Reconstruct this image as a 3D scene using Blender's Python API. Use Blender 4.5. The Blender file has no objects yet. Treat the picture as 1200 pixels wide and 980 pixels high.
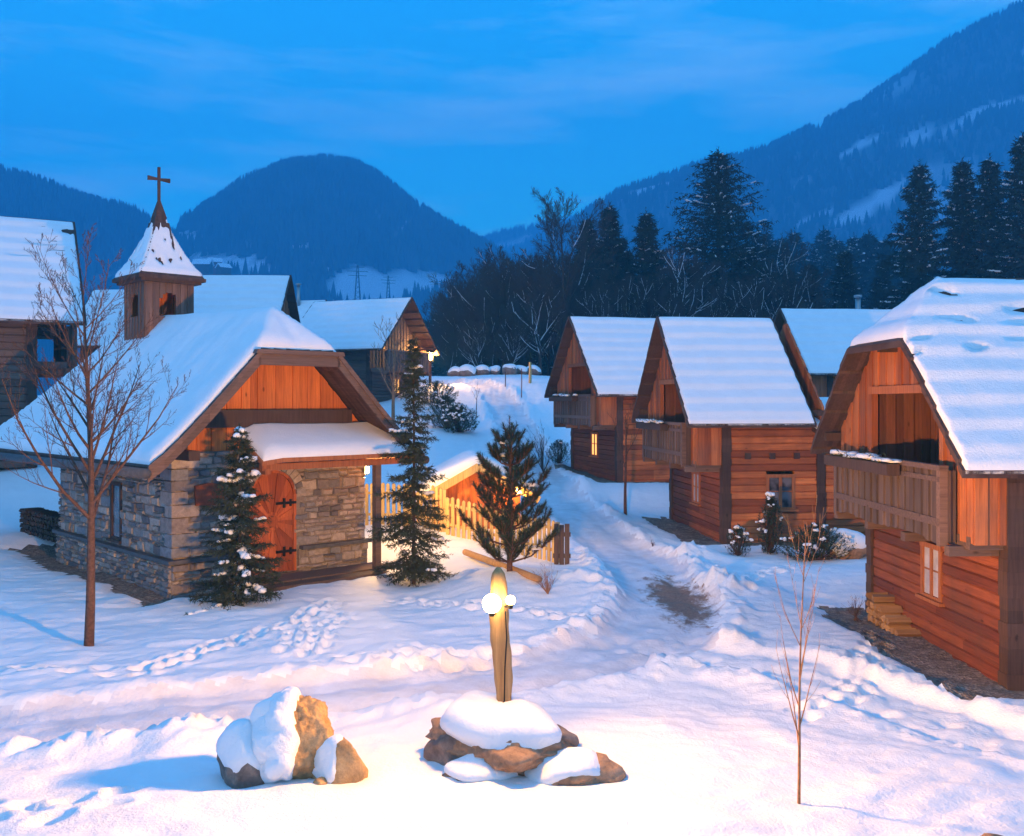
import bpy, math, random
import numpy as np
from mathutils import Vector, Matrix, noise

sc = bpy.context.scene
COL = sc.collection
PI = math.pi
F, HY, CZ = 1150.0, 472.0, 4.0          # focal length in photo pixels, horizon row, eye height


def at(px, Y):
    return (px - 600.0) * Y / F


# ------------------------------------------------------------------ object helpers
def link(o):
    COL.objects.link(o)
    return o


def thing(name, label, cat, loc=(0, 0, 0), rz=0.0, group=None, scale=1.0):
    o = link(bpy.data.objects.new(name, None))
    o.empty_display_size = .3
    o.location = loc
    o.rotation_euler = (0, 0, rz)
    o.scale = (scale,) * 3
    o['label'] = label
    o['category'] = cat
    if group:
        o['group'] = group
    return o


def tag(o, label, cat, group=None):
    o['label'] = label
    o['category'] = cat
    if group:
        o['group'] = group
    return o


def struct(o, kind='structure'):
    o['kind'] = kind
    return o


def dup(root, loc, rz=0.0, label=None, group=None, scale=None):
    r = root.copy()
    link(r)
    r.location = loc
    r.rotation_euler = (0, 0, rz)
    if label:
        r['label'] = label
    if group:
        r['group'] = group
    if scale is not None:
        r.scale = scale if isinstance(scale, tuple) else (scale,) * 3
    for ch in list(root.children):
        c = ch.copy()
        link(c)
        c.parent = r
        for g in list(ch.children):
            d = g.copy()
            link(d)
            d.parent = c
    return r


class MB:
    """collects shapes and links them as one mesh"""

    def __init__(s, seed=1):
        s.v, s.f, s.r = [], [], []
        s.R = random.Random(seed)

    def add(s, vs, fs, rnd=None):
        b = len(s.v)
        s.v.extend([tuple(p) for p in vs])
        if rnd is None:
            rnd = s.R.random()
        for f in fs:
            s.f.append(tuple(i + b for i in f))
            s.r.append(rnd)

    def box(s, x0, x1, y0, y1, z0, z1, rnd=None):
        s.add([(x0, y0, z0), (x1, y0, z0), (x1, y1, z0), (x0, y1, z0), (x0, y0, z1), (x1, y0, z1), (x1, y1, z1), (x0, y1, z1)],
              [(0, 3, 2, 1), (4, 5, 6, 7), (0, 1, 5, 4), (1, 2, 6, 5), (2, 3, 7, 6), (3, 0, 4, 7)], rnd)

    def hexa(s, p, rnd=None):      # p: 4 bottom then 4 top, counter-clockwise from above
        s.add(p, [(0, 3, 2, 1), (4, 5, 6, 7), (0, 1, 5, 4), (1, 2, 6, 5), (2, 3, 7, 6), (3, 0, 4, 7)], rnd)

    def prism(s, poly, d, rnd=None):   # poly: list of 3D points, d: extrusion vector
        n = len(poly)
        d = Vector(d)
        a = [Vector(p) for p in poly]
        vs = a + [p + d for p in a]
        fs = [tuple(range(n - 1, -1, -1)), tuple(range(n, 2 * n))]
        for i in range(n):
            j = (i + 1) % n
            fs.append((i, j, n + j, n + i))
        s.add(vs, fs, rnd)

    def beam(s, a, b, w, h, up=(0, 0, 1), rnd=None):
        a, b = Vector(a), Vector(b)
        d = (b - a).normalized()
        u = Vector(up)
        sx = d.cross(u)
        if sx.length < 1e-4:
            sx = d.cross(Vector((1, 0, 0)))
        sx.normalize()
        uz = sx.cross(d)
        sx *= w / 2
        uz *= h / 2
        p = [a - sx - uz, a + sx - uz, b + sx - uz, b - sx - uz, a - sx + uz, a + sx + uz, b + sx + uz, b - sx + uz]
        s.hexa(p, rnd)

    def tube(s, pts, rad, n=6, rnd=None, cap=True):
        pts = [Vector(p) for p in pts]
        rings = []
        vs = []
        for i, p in enumerate(pts):
            d = (pts[min(i + 1, len(pts) - 1)] - pts[max(i - 1, 0)])
            if d.length < 1e-6:
                d = Vector((0, 0, 1))
            d.normalize()
            a = d.cross(Vector((0.31, 0.93, 0.17)))
            if a.length < .05:
                a = d.cross(Vector((1, 0, 0)))
            a.normalize()
            b = d.cross(a)
            r = rad[i] if not isinstance(rad, (int, float)) else rad
            for k in range(n):
                t = 2 * PI * k / n
                vs.append(p + a * (r * math.cos(t)) + b * (r * math.sin(t)))
        fs = []
        for i in range(len(pts) - 1):
            for k in range(n):
                k2 = (k + 1) % n
                fs.append((i * n + k, i * n + k2, (i + 1) * n + k2, (i + 1) * n + k))
        if cap:
            fs.append(tuple(range(n - 1, -1, -1)))
            fs.append(tuple((len(pts) - 1) * n + k for k in range(n)))
        s.add(vs, fs, rnd)

    def blob(s, c, rx, ry, rz, rot=0.0, seg=7, ring=4, jit=.18, flat=.35, rnd=None):
        vs = []
        cr, sr = math.cos(rot), math.sin(rot)
        vs.append((c[0], c[1], c[2] + rz))
        for i in range(1, ring):
            th = PI * i / ring
            for k in range(seg):
                ph = 2 * PI * k / seg
                j = 1 + s.R.uniform(-jit, jit)
                x, y, z = rx * math.sin(th) * math.cos(ph) * j, ry * math.sin(th) * math.sin(ph) * j, rz * math.cos(th) * j
                if z < 0:
                    z *= flat
                vs.append((c[0] + x * cr - y * sr, c[1] + x * sr + y * cr, c[2] + z))
        vs.append((c[0], c[1], c[2] - rz * flat))
        fs = []
        for k in range(seg):
            fs.append((0, 1 + k, 1 + (k + 1) % seg))
        for i in range(ring - 2):
            for k in range(seg):
                a = 1 + i * seg + k
                b = 1 + i * seg + (k + 1) % seg
                fs.append((a, a + seg, b + seg, b))
        L = len(vs) - 1
        o = 1 + (ring - 2) * seg
        for k in range(seg):
            fs.append((o + k, L, o + (k + 1) % seg))
        s.add(vs, fs, rnd)

    def build(s, name, mat, parent=None, smooth=False):
        me = bpy.data.meshes.new(name)
        me.from_pydata(s.v, [], s.f)
        me.materials.append(mat)
        at_ = me.attributes.new('rnd', 'FLOAT', 'FACE')
        at_.data.foreach_set('value', s.r)
        if smooth:
            me.polygons.foreach_set('use_smooth', [True] * len(me.polygons))
        me.update()
        o = link(bpy.data.objects.new(name, me))
        if parent is not None:
            o.parent = parent
        return o


def np_mesh(name, V, Q, mat, smooth=True, attrs=None):
    """V (n,3), Q (m,k) arrays"""
    me = bpy.data.meshes.new(name)
    k = Q.shape[1]
    me.vertices.add(len(V))
    me.vertices.foreach_set('co', V.astype(np.float32).ravel())
    me.loops.add(Q.size)
    me.loops.foreach_set('vertex_index', Q.astype(np.int32).ravel())
    me.polygons.add(len(Q))
    me.polygons.foreach_set('loop_start', np.arange(0, Q.size, k, dtype=np.int32))
    me.polygons.foreach_set('loop_total', np.full(len(Q), k, dtype=np.int32))
    me.polygons.foreach_set('use_smooth', np.full(len(Q), smooth, dtype=bool))
    me.materials.append(mat)
    for an, (dom, arr) in (attrs or {}).items():
        a = me.attributes.new(an, 'FLOAT', dom)
        a.data.foreach_set('value', arr.astype(np.float32))
    me.update()
    me.validate()
    return link(bpy.data.objects.new(name, me))


# ------------------------------------------------------------------ noise in numpy
def vnoise(x, y, seed=0):
    x = np.asarray(x, float)
    y = np.asarray(y, float)
    xi, yi = np.floor(x), np.floor(y)
    xf, yf = x - xi, y - yi

    def h(a, b):
        v = np.sin(a * 127.1 + b * 311.7 + seed * 74.7) * 43758.5453
        return v - np.floor(v)
    u, v = xf * xf * (3 - 2 * xf), yf * yf * (3 - 2 * yf)
    return (h(xi, yi) * (1 - u) + h(xi + 1, yi) * u) * (1 - v) + (h(xi, yi + 1) * (1 - u) + h(xi + 1, yi + 1) * u) * v


def fbm(x, y, seed=0, o=3):
    r, a = 0, .5
    for i in range(o):
        r = r + a * (vnoise(x * 2 ** i, y * 2 ** i, seed + i * 13) - .5)
        a *= .5
    return r * 2


def sstep(a, b, x):
    t = np.clip((x - a) / (b - a), 0, 1)
    return t * t * (3 - 2 * t)


# ------------------------------------------------------------------ materials
def new_mat(name):
    m = bpy.data.materials.new(name)
    m.use_nodes = True
    nt = m.node_tree
    return m, nt, nt.nodes['Principled BSDF']


def N(nt, typ, **kw):
    n = nt.nodes.new(typ)
    for k, v in kw.items():
        setattr(n, k, v)
    return n


def ramp(nt, fac, stops, interp='LINEAR'):
    r = N(nt, 'ShaderNodeValToRGB')
    r.color_ramp.interpolation = interp
    el = r.color_ramp.elements
    while len(el) < len(stops):
        el.new(.5)
    for e, (p, c) in zip(el, stops):
        e.position = p
        e.color = (*c, 1)
    nt.links.new(fac, r.inputs['Fac'])
    return r.outputs['Color']


def mixc(nt, a, b, fac, mode='MIX'):
    m = N(nt, 'ShaderNodeMix', data_type='RGBA', blend_type=mode)
    if isinstance(fac, (int, float)):
        m.inputs['Factor'].default_value = fac
    else:
        nt.links.new(fac, m.inputs['Factor'])
    for s, v in (('A', a), ('B', b)):
        i = [q for q in m.inputs if q.name == s and q.type == 'RGBA'][0]
        if isinstance(v, tuple):
            i.default_value = (*v, 1)
        else:
            nt.links.new(v, i)
    return [q for q in m.outputs if q.type == 'RGBA'][0]


def coords(nt, scale=(1, 1, 1), which='Object'):
    tc = N(nt, 'ShaderNodeTexCoord')
    mp = N(nt, 'ShaderNodeMapping')
    mp.inputs['Scale'].default_value = scale
    nt.links.new(tc.outputs[which], mp.inputs['Vector'])
    return mp.outputs['Vector']


def tex_noise(nt, vec, scale, detail=4, rough=.6):
    n = N(nt, 'ShaderNodeTexNoise')
    n.inputs['Scale'].default_value = scale
    n.inputs['Detail'].default_value = detail
    n.inputs['Roughness'].default_value = rough
    nt.links.new(vec, n.inputs['Vector'])
    return n.outputs['Fac']


def bump(nt, bs, h, strength, dist, prev=None):
    b = N(nt, 'ShaderNodeBump')
    b.inputs['Strength'].default_value = strength
    b.inputs['Distance'].default_value = dist
    nt.links.new(h, b.inputs['Height'])
    if prev is not None:
        nt.links.new(prev, b.inputs['Normal'])
    nt.links.new(b.outputs['Normal'], bs.inputs['Normal'])
    return b.outputs['Normal']


def rnd_attr(nt):
    a = N(nt, 'ShaderNodeAttribute')
    a.attribute_name = 'rnd'
    return a.outputs['Fac']


def wood(name, c0, c1, axis='x', rough=.75, weather=(.10, .08, .075), wamt=.5, knots=True):
    """board colours between c0 and c1; grain runs along axis"""
    m, nt, bs = new_mat(name)
    sc_ = {'x': (.8, 14, 14), 'y': (14, .8, 14), 'z': (14, 14, .8)}[axis]
    v = coords(nt, sc_)
    g = tex_noise(nt, v, 1.6, 6, .65)
    r = rnd_attr(nt)
    base = ramp(nt, r, [(0, c0), (.55, tuple((a + b) / 2 for a, b in zip(c0, c1))), (1, c1)])
    gr = ramp(nt, g, [(.3, (.55, .55, .55)), (.62, (1.15, 1.15, 1.15))])
    col = mixc(nt, base, gr, .8, 'MULTIPLY')
    v2 = coords(nt, (1, 1, 1))
    w = tex_noise(nt, v2, .9, 5, .6)
    wf = ramp(nt, w, [(.46, (0, 0, 0)), (.72, (wamt, wamt, wamt))])
    col = mixc(nt, col, weather, wf)
    if knots:
        vk = N(nt, 'ShaderNodeTexVoronoi')
        vk.inputs['Scale'].default_value = 2.6
        kv = coords(nt, {'x': (.6, 1.3, 1.3), 'y': (1.3, .6, 1.3), 'z': (1.3, 1.3, .6)}[axis])
        nt.links.new(kv, vk.inputs['Vector'])
        kf = ramp(nt, vk.outputs['Distance'], [(.05, (.75, .75, .75)), (.11, (0, 0, 0))])
        col = mixc(nt, col, tuple(c * .22 for c in c0), kf)
    nt.links.new(col, bs.inputs['Base Color'])
    bs.inputs['Roughness'].default_value = rough
    bs.inputs['Specular IOR Level'].default_value = .25
    bump(nt, bs, g, .35, .012)
    return m


def snow_mat(name, fine=True, tint=(.84, .86, .90), lump=.5):
    m, nt, bs = new_mat(name)
    v = coords(nt)
    a = tex_noise(nt, v, 2.2, 5, .55)
    b = tex_noise(nt, v, 26, 4, .7)
    col = ramp(nt, a, [(.3, tuple(c * .95 for c in tint)), (.7, tint)])
    nt.links.new(col, bs.inputs['Base Color'])
    bs.inputs['Roughness'].default_value = .62
    bs.inputs['Specular IOR Level'].default_value = .2
    n1 = bump(nt, bs, a, lump, .09)
    if fine:
        bump(nt, bs, b, .6, .022, n1)
    return m


def plain(name, c, rough=.6, metal=0.0, var=.25, scale=8):
    m, nt, bs = new_mat(name)
    v = coords(nt)
    a = tex_noise(nt, v, scale, 5, .6)
    col = ramp(nt, a, [(.3, tuple(x * (1 - var) for x in c)), (.7, tuple(min(1, x * (1 + var)) for x in c))])
    nt.links.new(col, bs.inputs['Base Color'])
    bs.inputs['Roughness'].default_value = rough
    bs.inputs['Metallic'].default_value = metal
    bs.inputs['Specular IOR Level'].default_value = .3
    bump(nt, bs, a, .3, .01)
    return m


def glow_glass(name, c, s):
    """clear lamp glass: glows and lets the light inside pass"""
    m = bpy.data.materials.new(name)
    m.use_nodes = True
    nt = m.node_tree
    nt.nodes.remove(nt.nodes['Principled BSDF'])
    e = N(nt, 'ShaderNodeEmission')
    e.inputs['Color'].default_value = (*c, 1)
    e.inputs['Strength'].default_value = s
    t = N(nt, 'ShaderNodeBsdfTransparent')
    a = N(nt, 'ShaderNodeAddShader')
    nt.links.new(e.outputs[0], a.inputs[0])
    nt.links.new(t.outputs[0], a.inputs[1])
    nt.links.new(a.outputs[0], nt.nodes['Material Output'].inputs['Surface'])
    return m


def emis(name, c, s):
    m, nt, bs = new_mat(name)
    bs.inputs['Base Color'].default_value = (*c, 1)
    bs.inputs['Emission Color'].default_value = (*c, 1)
    bs.inputs['Emission Strength'].default_value = s
    return m


def rock_mat(name, cols, scale=3.0, rough=.85):
    m, nt, bs = new_mat(name)
    v = coords(nt)
    a = tex_noise(nt, v, scale, 8, .65)
    b = tex_noise(nt, v, scale * 5, 5, .7)
    col = ramp(nt, a, [(.3, cols[0]), (.5, cols[1]), (.68, cols[2])])
    col = mixc(nt, col, ramp(nt, b, [(.35, (.6, .6, .6)), (.65, (1.2, 1.2, 1.2))]), .7, 'MULTIPLY')
    nt.links.new(col, bs.inputs['Base Color'])
    bs.inputs['Roughness'].default_value = rough
    n1 = bump(nt, bs, a, .8, .08)
    bump(nt, bs, b, .6, .03, n1)
    return m


M = {}
M['snow'] = snow_mat('snow_drift')
M['roof_snow'] = snow_mat('roof_snow', lump=.25)
M['log'] = wood('log_boards', (.24, .060, .022), (.68, .215, .066), 'x', weather=(.10, .045, .034), wamt=.65)
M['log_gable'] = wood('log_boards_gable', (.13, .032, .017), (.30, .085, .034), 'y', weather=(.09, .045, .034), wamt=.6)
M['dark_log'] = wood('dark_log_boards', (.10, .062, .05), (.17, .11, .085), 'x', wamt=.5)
M['clad'] = wood('cladding_boards', (.26, .072, .028), (.50, .165, .06), 'z', wamt=.5)
M['clad_warm'] = wood('warm_cladding', (.46, .125, .03), (.66, .20, .05), 'z', wamt=.15)
M['grey_wood'] = wood('grey_balcony_wood', (.085, .055, .045), (.17, .11, .088), 'z', wamt=.6)
M['post'] = wood('dark_post', (.055, .03, .024), (.09, .05, .04), 'z', wamt=.3)
M['beam'] = wood('beam_wood', (.12, .075, .062), (.20, .125, .10), 'x', wamt=.5)
M['shingle'] = wood('roof_shingles', (.050, .026, .022), (.105, .055, .042), 'y', wamt=.4, knots=False)
M['frame'] = wood('window_frame', (.30, .10, .04), (.40, .15, .06), 'z', wamt=.1, knots=False)
M['picket'] = wood('picket_wood', (.50, .34, .14), (.68, .48, .22), 'z', wamt=.12)
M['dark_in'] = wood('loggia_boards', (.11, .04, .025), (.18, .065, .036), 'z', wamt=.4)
M['door'] = wood('door_boards', (.22, .05, .018), (.50, .13, .042), 'z', wamt=.3)
M['weathered'] = wood('weathered_boards', (.13, .075, .058), (.24, .135, .10), 'z', wamt=.5)
M['stump'] = wood('post_wood', (.40, .22, .09), (.52, .30, .13), 'z', wamt=.3)
M['iron'] = plain('black_iron', (.02, .018, .018), .5, .6)
M['metal'] = plain('flue_metal', (.35, .36, .38), .35, .9, .1)
M['slate'] = plain('ledge_slate', (.085, .085, .095), .6)
M['plaque'] = plain('plaque_wood', (.20, .05, .025), .6)
M['bark'] = plain('bark', (.10, .052, .038), .9, 0, .45, 18)
M['bark_grey'] = plain('grey_bark', (.062, .040, .034), .9, 0, .45, 9)
M['twig'] = plain('sapling_bark', (.30, .15, .08), .8, 0, .4, 14)
M['spruce'] = plain('spruce_needles', (.030, .040, .022), .7, 0, .5, 5)
M['spruce_far'] = plain('dark_spruce_needles', (.012, .020, .018), .8, 0, .5, .6)
M['pine'] = plain('pine_needles', (.030, .046, .022), .65, 0, .4, 4)
M['leaf'] = plain('evergreen_leaves', (.040, .052, .025), .5, 0, .5, 6)
M['rock'] = rock_mat('pale_rock', ((.30, .17, .075), (.46, .28, .13), (.58, .38, .19)))
M['rock2'] = rock_mat('brown_rock', ((.20, .11, .065), (.34, .20, .12), (.44, .28, .18)))
M['rock3'] = rock_mat('grey_rock', ((.12, .09, .08), (.20, .15, .13), (.32, .25, .21)))
M['bulb'] = glow_glass('lamp_bulb', (1.0, .66, .24), 26)
M['bulb2'] = glow_glass('far_bulb', (1.0, .62, .22), 30)
M['lit'] = emis('lit_pane', (1.0, .50, .12), 1.5)
M['lit2'] = emis('lit_pane_orange', (1.0, .36, .06), 1.2)


def glass():
    m, nt, bs = new_mat('window_glass')
    v = coords(nt)
    a = tex_noise(nt, v, 3, 2, .5)
    col = ramp(nt, a, [(.4, (.03, .03, .04)), (.6, (.16, .15, .17))])
    nt.links.new(col, bs.inputs['Base Color'])
    bs.inputs['Roughness'].default_value = .04
    bs.inputs['Specular IOR Level'].default_value = .9
    return m


M['glass'] = glass()
M['curtain_reflection'] = plain('pane_curtain_reflection', (.42, .40, .44), .12, 0, .25, 3)  # pale colour stands for a curtain and a reflection painted into the pane


def stone_mat():
    m, nt, bs = new_mat('rubble_stone')
    r = rnd_attr(nt)
    v = coords(nt)
    a = tex_noise(nt, v, 9, 7, .7)
    cols = [(.25, .225, .22), (.33, .28, .25), (.15, .15, .175), (.42, .35, .30), (.27, .21, .17), (.21, .21, .23), (.36, .31, .28), (.30, .25, .23), (.12, .11, .12), (.24, .20, .19), (.18, .16, .165)]
    base = ramp(nt, r, [(i / len(cols), c) for i, c in enumerate(cols)], 'CONSTANT')
    col = mixc(nt, base, ramp(nt, a, [(.3, (.55, .55, .55)), (.68, (1.25, 1.25, 1.25))]), .85, 'MULTIPLY')
    nt.links.new(col, bs.inputs['Base Color'])
    bs.inputs['Roughness'].default_value = .85
    bump(nt, bs, a, .7, .03)
    return m


M['stone'] = stone_mat()
M['mortar'] = plain('mortar', (.20, .165, .14), .95, 0, .3, 20)


def gravel_mat():
    m, nt, bs = new_mat('gravel')
    v = coords(nt)
    vo = N(nt, 'ShaderNodeTexVoronoi')
    vo.inputs['Scale'].default_value = 22
    nt.links.new(v, vo.inputs['Vector'])
    a = tex_noise(nt, v, 3, 5, .6)
    sep = N(nt, 'ShaderNodeSeparateColor')
    nt.links.new(vo.outputs['Color'], sep.inputs['Color'])
    col = ramp(nt, sep.outputs['Red'], [(0, (.11, .08, .065)), (.5, (.20, .15, .12)), (1, (.34, .27, .22))])
    col = mixc(nt, col, ramp(nt, a, [(.35, (.5, .5, .5)), (.65, (1.1, 1.1, 1.1))]), .8, 'MULTIPLY')
    nt.links.new(col, bs.inputs['Base Color'])
    bs.inputs['Roughness'].default_value = .9
    bump(nt, bs, vo.outputs['Distance'], .8, .03)
    return m


M['gravel'] = gravel_mat()


def road_mat():
    """packed snow with tyre tracks, worn through to brown gravel in one patch"""
    m, nt, bs = new_mat('packed_snow')
    v = coords(nt)
    a = tex_noise(nt, v, 1.7, 6, .65)
    b = tex_noise(nt, v, 17, 5, .7)
    col = ramp(nt, a, [(.32, (.60, .59, .63)), (.66, (.78, .78, .83))])
    # worn patch
    mp = N(nt, 'ShaderNodeMapping')
    mp.inputs['Location'].default_value = (-3.42, -20.3, 0)
    nt.links.new(v, mp.inputs['Vector'])
    mp2 = N(nt, 'ShaderNodeMapping')
    mp2.inputs['Rotation'].default_value = (0, 0, math.radians(6))
    mp2.inputs['Scale'].default_value = (1 / .72, 1 / 2.7, 0)
    nt.links.new(mp.outputs['Vector'], mp2.inputs['Vector'])
    ln = N(nt, 'ShaderNodeVectorMath', operation='LENGTH')
    nt.links.new(mp2.outputs['Vector'], ln.inputs[0])
    vs = coords(nt, (1.0, .6, 1.0))
    c = tex_noise(nt, vs, 4.0, 7, .75)
    ad = N(nt, 'ShaderNodeMath', operation='MULTIPLY_ADD')
    nt.links.new(c, ad.inputs[0])
    ad.inputs[1].default_value = 2.4
    nt.links.new(ln.outputs['Value'], ad.inputs[2])
    wf = ramp(nt, ad.outputs[0], [(.0, (1, 1, 1)), (.98, (1, 1, 1)), (1.0, (0, 0, 0))])
    mr = N(nt, 'ShaderNodeMapRange')
    mr.inputs['From Min'].default_value = 1.75
    mr.inputs['From Max'].default_value = 2.15
    mr.inputs['To Min'].default_value = 1
    mr.inputs['To Max'].default_value = 0
    nt.links.new(ad.outputs[0], mr.inputs['Value'])
    brown = ramp(nt, b, [(.3, (.13, .07, .045)), (.7, (.30, .18, .12))])
    col = mixc(nt, col, brown, mr.outputs['Result'])
    nt.links.new(col, bs.inputs['Base Color'])
    bs.inputs['Roughness'].default_value = .6
    n1 = bump(nt, bs, a, .6, .07)
    bump(nt, bs, b, .55, .03, n1)
    return m


M['road'] = road_mat()


def hill_mat():
    m, nt, bs = new_mat('mountain_ground')
    at_ = N(nt, 'ShaderNodeAttribute')
    at_.attribute_name = 'forest'
    v = coords(nt)
    a = tex_noise(nt, v, .05, 6, .7)
    dark = ramp(nt, a, [(.35, (.06, .08, .11)), (.75, (.18, .20, .24))])
    col = mixc(nt, (.78, .80, .84), dark, at_.outputs['Fac'])
    nt.links.new(col, bs.inputs['Base Color'])
    bs.inputs['Roughness'].default_value = .9
    return m


M['hill'] = hill_mat()
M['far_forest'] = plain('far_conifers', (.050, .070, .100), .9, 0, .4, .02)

# ------------------------------------------------------------------ terrain
PTS = np.array([
    (-20, 8, .1), (-12, 10, .05), (-6, 8.5, .2), (0, 8.5, .3), (0, 10.5, .24), (-2.6, 10.1, .2), (4, 9, .15), (6, 9, .0), (10, 9, -.3), (0, 3, .3), (-9, 3, .2), (9, 3, -.2),
    (-9, 13, 0), (-6, 12, 0), (-3, 13.5, 0), (0, 14.5, 0), (3, 16, -.05), (7, 13, -.25), (9, 12, -.4),
    (7.4, 14.6, -.22), (7.5, 20, -.18), (12, 14, -.3), (12, 20, -.1), (5, 18, -.05), (4, 21, 0), (3, 26, .1),
    (5.8, 27, .18), (5.2, 32.4, .2), (11, 26, .05), (12, 32, .4), (8, 24, .08), (4, 37, 1.05), (2.5, 42.3, 1.1), (8, 36, 1.0), (8, 42, 1.4),
    (13, 43, 2.0), (18, 46, 2.2), (-7.1, 20.5, .0), (-3.6, 23.8, 0), (-11.7, 25.5, 0), (-14, 30, .3), (-5, 28, .3), (-8, 16, .05), (-12, 18, .05), (-6.9, 16.1, 0),
    (-2.2, 21.8, 0), (-3, 19, 0), (-.1, 21.5, .45), (1, 23, .22), (-1.3, 22.8, .35), (-4, 29, .7), (-2, 27, .55), (-3, 33, 1.2), (0, 27, .5),
    (-8, 34, 1.0), (-16, 36, 1.8), (-22, 30, 1.0), (1.5, 33, .6), (1, 38, 1.2), (.3, 44, 2.0), (0, 50, 3.1), (-.2, 56, 4.0), (-1.5, 62, 5.2), (-5, 60, 5.2), (0, 66, 5.85),
    (4, 66, 5.6), (6, 56, 4.2), (3, 48, 2.2), (-2.4, 47, 2.8), (-6, 50, 3.4), (-9, 58, 3.9), (-13, 48, 3.8), (-14, 55, 4.2), (-22, 45, 3.0), (-8, 72, 6.0), (0, 72, 6.1),
    (6, 72, 6.0), (14, 70, 5.5), (25, 60, 4), (30, 45, 2.5), (25, 30, .8), (-30, 60, 4), (-30, 20, .5), (30, 15, -.2), (0, 85, 6), (-30, 85, 5), (30, 85, 5)])

ROADS = [([(-16, 11.0), (-9, 11.8), (-6.25, 12), (-3, 13.2), (-.6, 14.1), (1.2, 15.3), (2.5, 17.0), (3.2, 19.6), (3.1, 23), (2.8, 26), (2.0, 31), (1.5, 35), (1.0, 40), (.5, 46), (-.1, 52), (-.8, 58), (-2.6, 63), (-6, 66)], 1.0, .125),
         ([(2.0, 16.2), (4.2, 15.2), (6.0, 12.6), (8.2, 10.2), (12, 7.5)], .85, .10)]


def seg_dist(x, y, pl):
    best = np.full(np.shape(x), 1e9)
    for (ax, ay), (bx, by) in zip(pl[:-1], pl[1:]):
        dx, dy = bx - ax, by - ay
        t = np.clip(((x - ax) * dx + (y - ay) * dy) / (dx * dx + dy * dy), 0, 1)
        best = np.minimum(best, np.hypot(x - ax - t * dx, y - ay - t * dy))
    return best


# footprints: trails of small dents
RF = random.Random(5)
FEET = []
for trail, n in (([(-5.6, 14.2), (-4.6, 16.2), (-3.9, 17.9), (-3.7, 19.6)], 18), ([(-3.4, 15.2), (-3.7, 16.6), (-3.8, 18.2), (-3.5, 19.8)], 22), ([(-3.1, 15.4), (-3.3, 17), (-3.1, 18.6)], 16),
                 ([(-7.8, 14.6), (-5.5, 14.4), (-4.2, 17.3)], 18), ([(-6.4, 9.3), (-4.4, 9.0), (-3.6, 9.6)], 12), ([(1.6, 17.6), (-.6, 18.6), (-2.4, 19.9)], 22), ([(-3.0, 15.0), (-1.2, 14.9), (.2, 15.6)], 14), ([(3.6, 12.6), (5.0, 14.2), (6.6, 17.6)], 22), ([(4.8, 20.4), (5.4, 22.2), (7.0, 23.6)], 18)):
    acc = [0]
    for a, b in zip(trail[:-1], trail[1:]):
        acc.append(acc[-1] + math.dist(a, b))
    for i in range(n):
        s = acc[-1] * (i + .5) / n
        for k in range(len(trail) - 1):
            if s <= acc[k + 1]:
                t = (s - acc[k]) / (acc[k + 1] - acc[k])
                a, b = trail[k], trail[k + 1]
                dx, dy = b[0] - a[0], b[1] - a[1]
                l = math.hypot(dx, dy)
                sd = (.13 if i % 2 else -.13) + RF.uniform(-.06, .06)
                FEET.append((a[0] + dx * t - dy / l * sd, a[1] + dy * t + dx / l * sd, math.atan2(dy, dx)))
                break


def base_z(x, y):
    x = np.asarray(x, float)
    y = np.asarray(y, float)
    num = np.zeros(x.shape)
    den = np.zeros(x.shape)
    s2 = np.clip(y * .045, .9, 3) ** 2
    for px, py, pz in PTS:
        w = 1 / ((x - px) ** 2 + (y - py) ** 2 + s2) ** 2
        num += w * pz
        den += w
    z = num / den
    far = sstep(78, 140, np.hypot(x * .8, y))
    return z * (1 - far) + far * (-2)


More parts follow.
